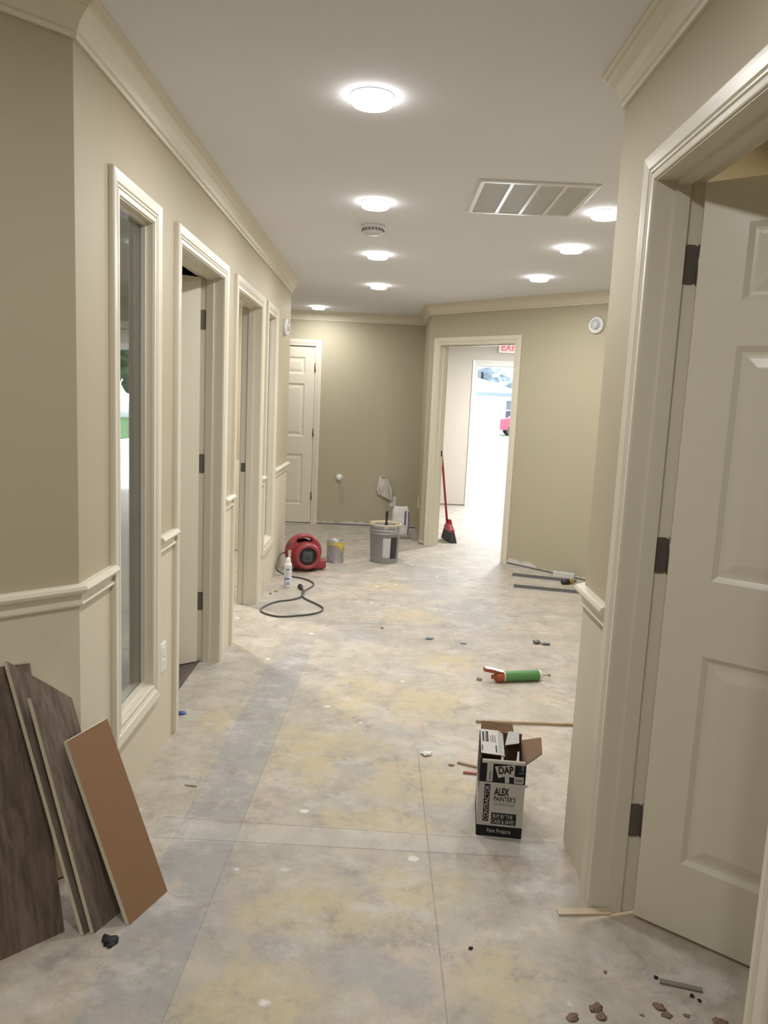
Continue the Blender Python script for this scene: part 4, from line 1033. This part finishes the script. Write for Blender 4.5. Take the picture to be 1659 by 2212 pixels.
# ------------------------------------------------------------------ small debris on the floor
def chip(name, x, y, sx, sy, sz, m, label, cat, rz=0.0, seed=0, group=None):
    mb = MB(); mb.sphere((0, 0, 0), 0.5, 1, 1, 1, u=18, v=11)
    for v in mb.bm.verts:
        q = Vector((v.co.x * 2.1 + seed, v.co.y * 2.1, v.co.z * 2.1)); k = 1 + 0.7 * mnoise.noise(q) + 0.55 * mnoise.noise(q * 2.9)
        v.co = Vector((v.co.x * sx * k, v.co.y * sy * k, (v.co.z + 0.48) * sz))
        if v.co.z < 0: v.co.z = 0
    o = mb.build(name, m); o.location = (x, y, 0); o.rotation_euler = (0, 0, rz)
    return tag(o, label, cat, group)
M_CHAR = mat('charred_scrap', (0.018, 0.018, 0.02), 0.7, 0, 0.4)
M_TAPE = mat('blue_tape', (0.05, 0.11, 0.38), 0.6)
M_TAPE2 = mat('faded_blue_tape', (0.20, 0.24, 0.33), 0.7)
M_BRN = mat('reddish_brown_crumbs', (0.20, 0.125, 0.09), 0.9, 0, 0.35, 60)
M_CHIP = mat('white_plaster', (0.68, 0.66, 0.64), 0.9)
M_TANW = mat('tan_wood_chip', (0.36, 0.27, 0.17), 0.8)
chip('dark_scrap', -0.664, 1.822, 0.036, 0.046, 0.009, M_CHAR, 'small black crumpled scrap on the floor in front of the planks', 'scrap', 0.6, 1)
GT = 'blue tape scraps'
chip('tape_scrap', -0.872, 3.290, 0.040, 0.030, 0.010, M_TAPE, 'blue tape scrap at the foot of the first left doorway', 'tape', 0.4, 2, GT)
chip('tape_scrap', 0.337, 4.575, 0.046, 0.030, 0.010, M_TAPE2, 'pale blue tape scrap in the middle of the floor', 'tape', 0.2, 5, GT)
chip('tape_scrap', 0.545, 4.510, 0.030, 0.022, 0.008, M_TAPE2, 'smaller blue tape scrap right of the middle of the floor', 'tape', 0.2, 8, GT)
chip('grey_plug', 1.010, 4.580, 0.040, 0.034, 0.026, M_STEEL, 'dull grey plug on the floor by the right wall, the rounder of a pair', 'plug', 0, 3, 'grey plugs on the floor')
chip('grey_plug', 1.062, 4.560, 0.046, 0.026, 0.018, M_STEEL, 'dull grey plug on the floor by the right wall, the flatter of a pair', 'plug', -0.4, 4, 'grey plugs on the floor')
chip('plaster_chunk', 0.236, 2.992, 0.040, 0.034, 0.010, M_CHIP, 'flat white plaster chunk in the middle of the floor left of the carton', 'plaster chunk', 0.3, 6)
chip('plaster_chunk', 0.595, 2.76, 0.030, 0.022, 0.012, M_CHIP, 'white plaster chunk beside the brown flap of the carton', 'plaster chunk', 0.3, 9)
chip('wood_chip', 0.331, 2.902, 0.024, 0.012, 0.008, M_TANW, 'tiny tan wood chip left of the carton', 'wood chip', -0.15, 1)
bar('wood_shim', (0.360, 2.926), (0.450, 2.888), 0.013, 0.008, M_TANW, 'short tan wood piece poking out behind the carton', 'wood shim')
bar('red_pencil', (0.374, 2.842), (0.450, 2.832), 0.011, 0.009, mat('faded_red_paint', (0.38, 0.14, 0.13), 0.6), 'short faded red stick beside the carton', 'stick')
bar('wood_splinter', (-0.684, 2.652), (-0.638, 2.646), 0.006, 0.004, M_TANW, 'thin wood splinter on the floor before the narrow window', 'splinter')
bar('cedar_shim', (0.566, 2.018), (0.72, 2.030), 0.026, 0.006, mat('pale_cedar', (0.56, 0.46, 0.33), 0.8, 0, 0.08, 40), 'pale thin shim sticking out under the near door casing', 'shim')
bar('grey_rod', (0.772, 1.764), (0.872, 1.738), 0.014, 0.006, mat('dusty_taupe', (0.20, 0.18, 0.155), 0.7), 'short grey rod on the floor before the near open door', 'rod')
GS = 'dark screws by the grey rod'
chip('screw_head', 0.767, 1.776, 0.010, 0.010, 0.007, M_CHAR, 'tiny dark screw head at the end of the grey rod', 'screw', 0, 1, GS)
chip('screw_head', 0.837, 1.719, 0.010, 0.010, 0.007, M_CHAR, 'tiny dark screw head below the grey rod, the larger of two', 'screw', 0, 2, GS)
chip('screw_head', 0.851, 1.705, 0.008, 0.009, 0.006, M_CHAR, 'tiny dark screw head nearest the door casing', 'screw', 0, 3, GS)
chip('black_square', 0.295, 1.856, 0.011, 0.010, 0.005, M_CHAR, 'tiny black square bit on the floor in front of the carton', 'scrap', 0.1, 4)
chip('leaf_bit', 0.041, 4.765, 0.018, 0.030, 0.008, M_TANW, 'small dry tan leaf bit far down the middle of the floor', 'leaf', 0.2, 5)
chip('plaster_crumb', -0.765, 5.580, 0.020, 0.026, 0.010, M_TANW, 'tan crumb beside the aerosol can, the farther of two', 'crumb', 0, 6)
chip('plaster_crumb', -0.792, 5.505, 0.022, 0.026, 0.012, M_TANW, 'tan crumb beside the aerosol can, the nearer of two', 'crumb', 0, 7)
GC = 'brown crumbs near the right doorway'
k = 0
for x, y, s, lab in ((0.582, 1.668, 0.026, 'brown crumb heap below the carton, leftmost of the larger crumbs'), (0.586, 1.640, 0.022, 'brown crumb right at the lower picture edge below the carton'), (0.740, 1.680, 0.024, 'brown crumb nearest under the grey rod'),
                     (0.752, 1.655, 0.020, 'flat brown crumb just below the larger one under the rod'), (0.872, 1.640, 0.026, 'brown crumb closest to the near door casing'), (0.517, 1.636, 0.024, 'greyish brown crumb by the yellow stain edge'),
                     (0.640, 1.791, 0.009, 'tiny reddish crumb alone on the floor'), (0.690, 1.652, 0.008, 'tiny brown crumb between the two heaps'), (0.800, 1.655, 0.012, 'small brown crumb below the screw heads')):
    k += 1; chip('brown_crumb', x, y, s * 1.15, s * 0.95, s * 0.16, M_BRN, lab, 'crumb', k * 0.7, k * 1.3, GC)

# ------------------------------------------------------------------ outside the exit door
mb = MB(); mb.box(-30, 60, 11.29, 120, -0.20, -0.06)
struct(mb.build('ground', mat('pale_concrete', (0.62, 0.61, 0.59), 0.9, 0, 0.08, 0.6)), 'pale concrete drive outside the exit door', 'ground')
t = NT('lawn_grass'); n1 = t.noise(t.pos(), 1.5, 6, 0.7); M_LAWN = t.out(t.mix(n1, (0.05, 0.13, 0.03), (0.13, 0.24, 0.07)), 0.9)
mb = MB(); mb.box(6.6, 60, 20.0, 44.0, -0.06, -0.03); o = mb.build('lawn', M_LAWN); o['kind'] = 'structure'; o['label'] = 'green lawn beyond the concrete drive'; o['category'] = 'lawn'
ho = tag(empty('house', (4.6, 46, -0.06)), 'pale house with a low hip roof seen through the exit door', 'house')
mb = MB(); mb.box(-6.5, 3.2, 0, 8, 0, 2.45); mb.build('wall', M_EXT, ho)
mb = MB(); e = 0.6; a = [(-6.5 - e, -e, 2.42), (3.2 + e, -e, 2.42), (3.2 + e, 8 + e, 2.42), (-6.5 - e, 8 + e, 2.42)]; b = [(-5.2, 3.2, 4.25), (-1.8, 3.2, 4.25), (-1.8, 4.8, 4.25), (-5.2, 4.8, 4.25)]
mb.hexa(a, b); mb.build('roof', mat('pale_blue_shingles', (0.20, 0.235, 0.245), 0.9, 0, 0.1, 3), ho)
mb = MB(); mb.box(-6.5 - e, 3.2 + e, -e - 0.03, -e, 2.22, 2.44); mb.build('fascia', mat('eave_shade_fascia', (0.12, 0.15, 0.165), 0.7), ho)  # board coloured as the bluish shadow under the eave
wn = None
mb = MB(); mb.box(2.62, 3.12, -0.05, 0.02, 0.85, 2.0); wn = mb.build('window', mat('dark_window_glass', (0.05, 0.07, 0.09), 0.1), ho)
mb = MB(); mb.box(2.58, 3.16, -0.07, -0.03, 1.40, 1.46); mb.build('muntin', M_WHITE, wn)
car = tag(empty('car', (8.45, 43, -0.06)), 'red car parked before the pale house', 'car')
MCR = mat('red_car_paint', (0.50, 0.03, 0.06), 0.25)
side = [(-2.1, 0.35), (2.1, 0.35), (2.15, 0.75), (1.9, 0.95), (1.1, 1.0), (0.55, 1.42), (-0.8, 1.45), (-1.45, 1.02), (-2.1, 0.92)]
mb = MB(); A = [mb.v((x, -0.85, z)) for x, z in side]; B = [mb.v((x, 0.85, z)) for x, z in side]; mb.face(A); mb.face(B[::-1])
for i in range(len(side)): j = (i + 1) % len(side); mb.face([A[i], A[j], B[j], B[i]])
mb.bevel(0.05, 2, 0.3); mb.build('body', MCR, car)
mb = MB(); mb.prism([(0, 0)] * 0 or [(-1.15, -0.86), (0.75, -0.86), (0.75, -0.855), (-1.15, -0.855)], 1.02, 1.36); mb.build('side_glass', M_BLACKP, car)
for x in (-1.35, 1.35):
    for y in (-0.8, 0.8):
        mb = MB(); mb.cyl((x, y - 0.09, 0.33), (x, y + 0.09, 0.33), 0.33, segs=24); mb.build('wheel', M_BLACKP, car)
def tree(x, y, h, rad, seed, label, group, kind='foliage', c0=(0.008, 0.028, 0.012), c1=(0.06, 0.13, 0.05)):
    rnd = random.Random(seed)
    r = tag(empty('leafy_tree', (x, y, -0.06)), label, 'tree', group)
    mb = MB(); mb.tube([(0, 0, 0), (0.1, 0.05, h * 0.3), (0.0, 0.1, h * 0.6)], 0.16, 10, rad=[0.2, 0.15, 0.08]); mb.build('trunk', mat('bark', (0.06, 0.045, 0.035), 0.9), r)
    mb = MB()
    for k in range(34):
        a = rnd.uniform(0, 2 * PI); d = rad * math.sqrt(rnd.random()); z = rnd.uniform(0.06, 1.0) * h; s = rad * rnd.uniform(0.25, 0.45)
        c = Vector((d * math.cos(a), d * math.sin(a), z)); n0 = len(mb.bm.verts); mb.sphere(c, s, 1, 1, 0.8, u=14, v=9)
        mb.bm.verts.ensure_lookup_table()
        for v in mb.bm.verts[n0:]: v.co += (v.co - c) * mnoise.noise(v.co * 2.2) * 0.9
    t = bpy.data.materials.get(kind)
    if t is None:
        q = NT(kind); f = q.noise(q.pos(), 6.0, 6, 0.75); q.bump(f, 0.3, 0.05); t = q.out(q.mix(q.smooth(f, 0.35, 0.65), c0, c1), 0.9)
    mb.build('foliage', t, r)
GTt = 'leafy trees beyond the lawn'
for i, (x, y, h, rd) in enumerate(((11.7, 52.6, 7.0, 1.9), (14.85, 45.8, 6.5, 1.9), (18.8, 52.6, 7.5, 1.9), (22.0, 46.5, 6.5, 1.9))):
    tree(x, y, h, rd, i, ['bushy green tree right of the pale house', 'second bushy green tree right of the pale house', 'third bushy green tree right of the pale house', 'fourth bushy green tree right of the pale house'][i], GTt)
for i, (x, y, h, rd) in enumerate(((1.0, 62, 9, 2.7), (8.0, 65, 8.5, 2.7), (15.0, 62, 8, 2.7))):
    tree(x, y, h, rd, 20 + i, ['tall tree behind the pale house roof, by its ridge', 'tall tree behind the middle of the pale house', 'tall tree behind the lower end of the pale roof'][i], 'tall trees behind the house', 'twiggy_crown', (0.30, 0.34, 0.37), (0.45, 0.50, 0.53))
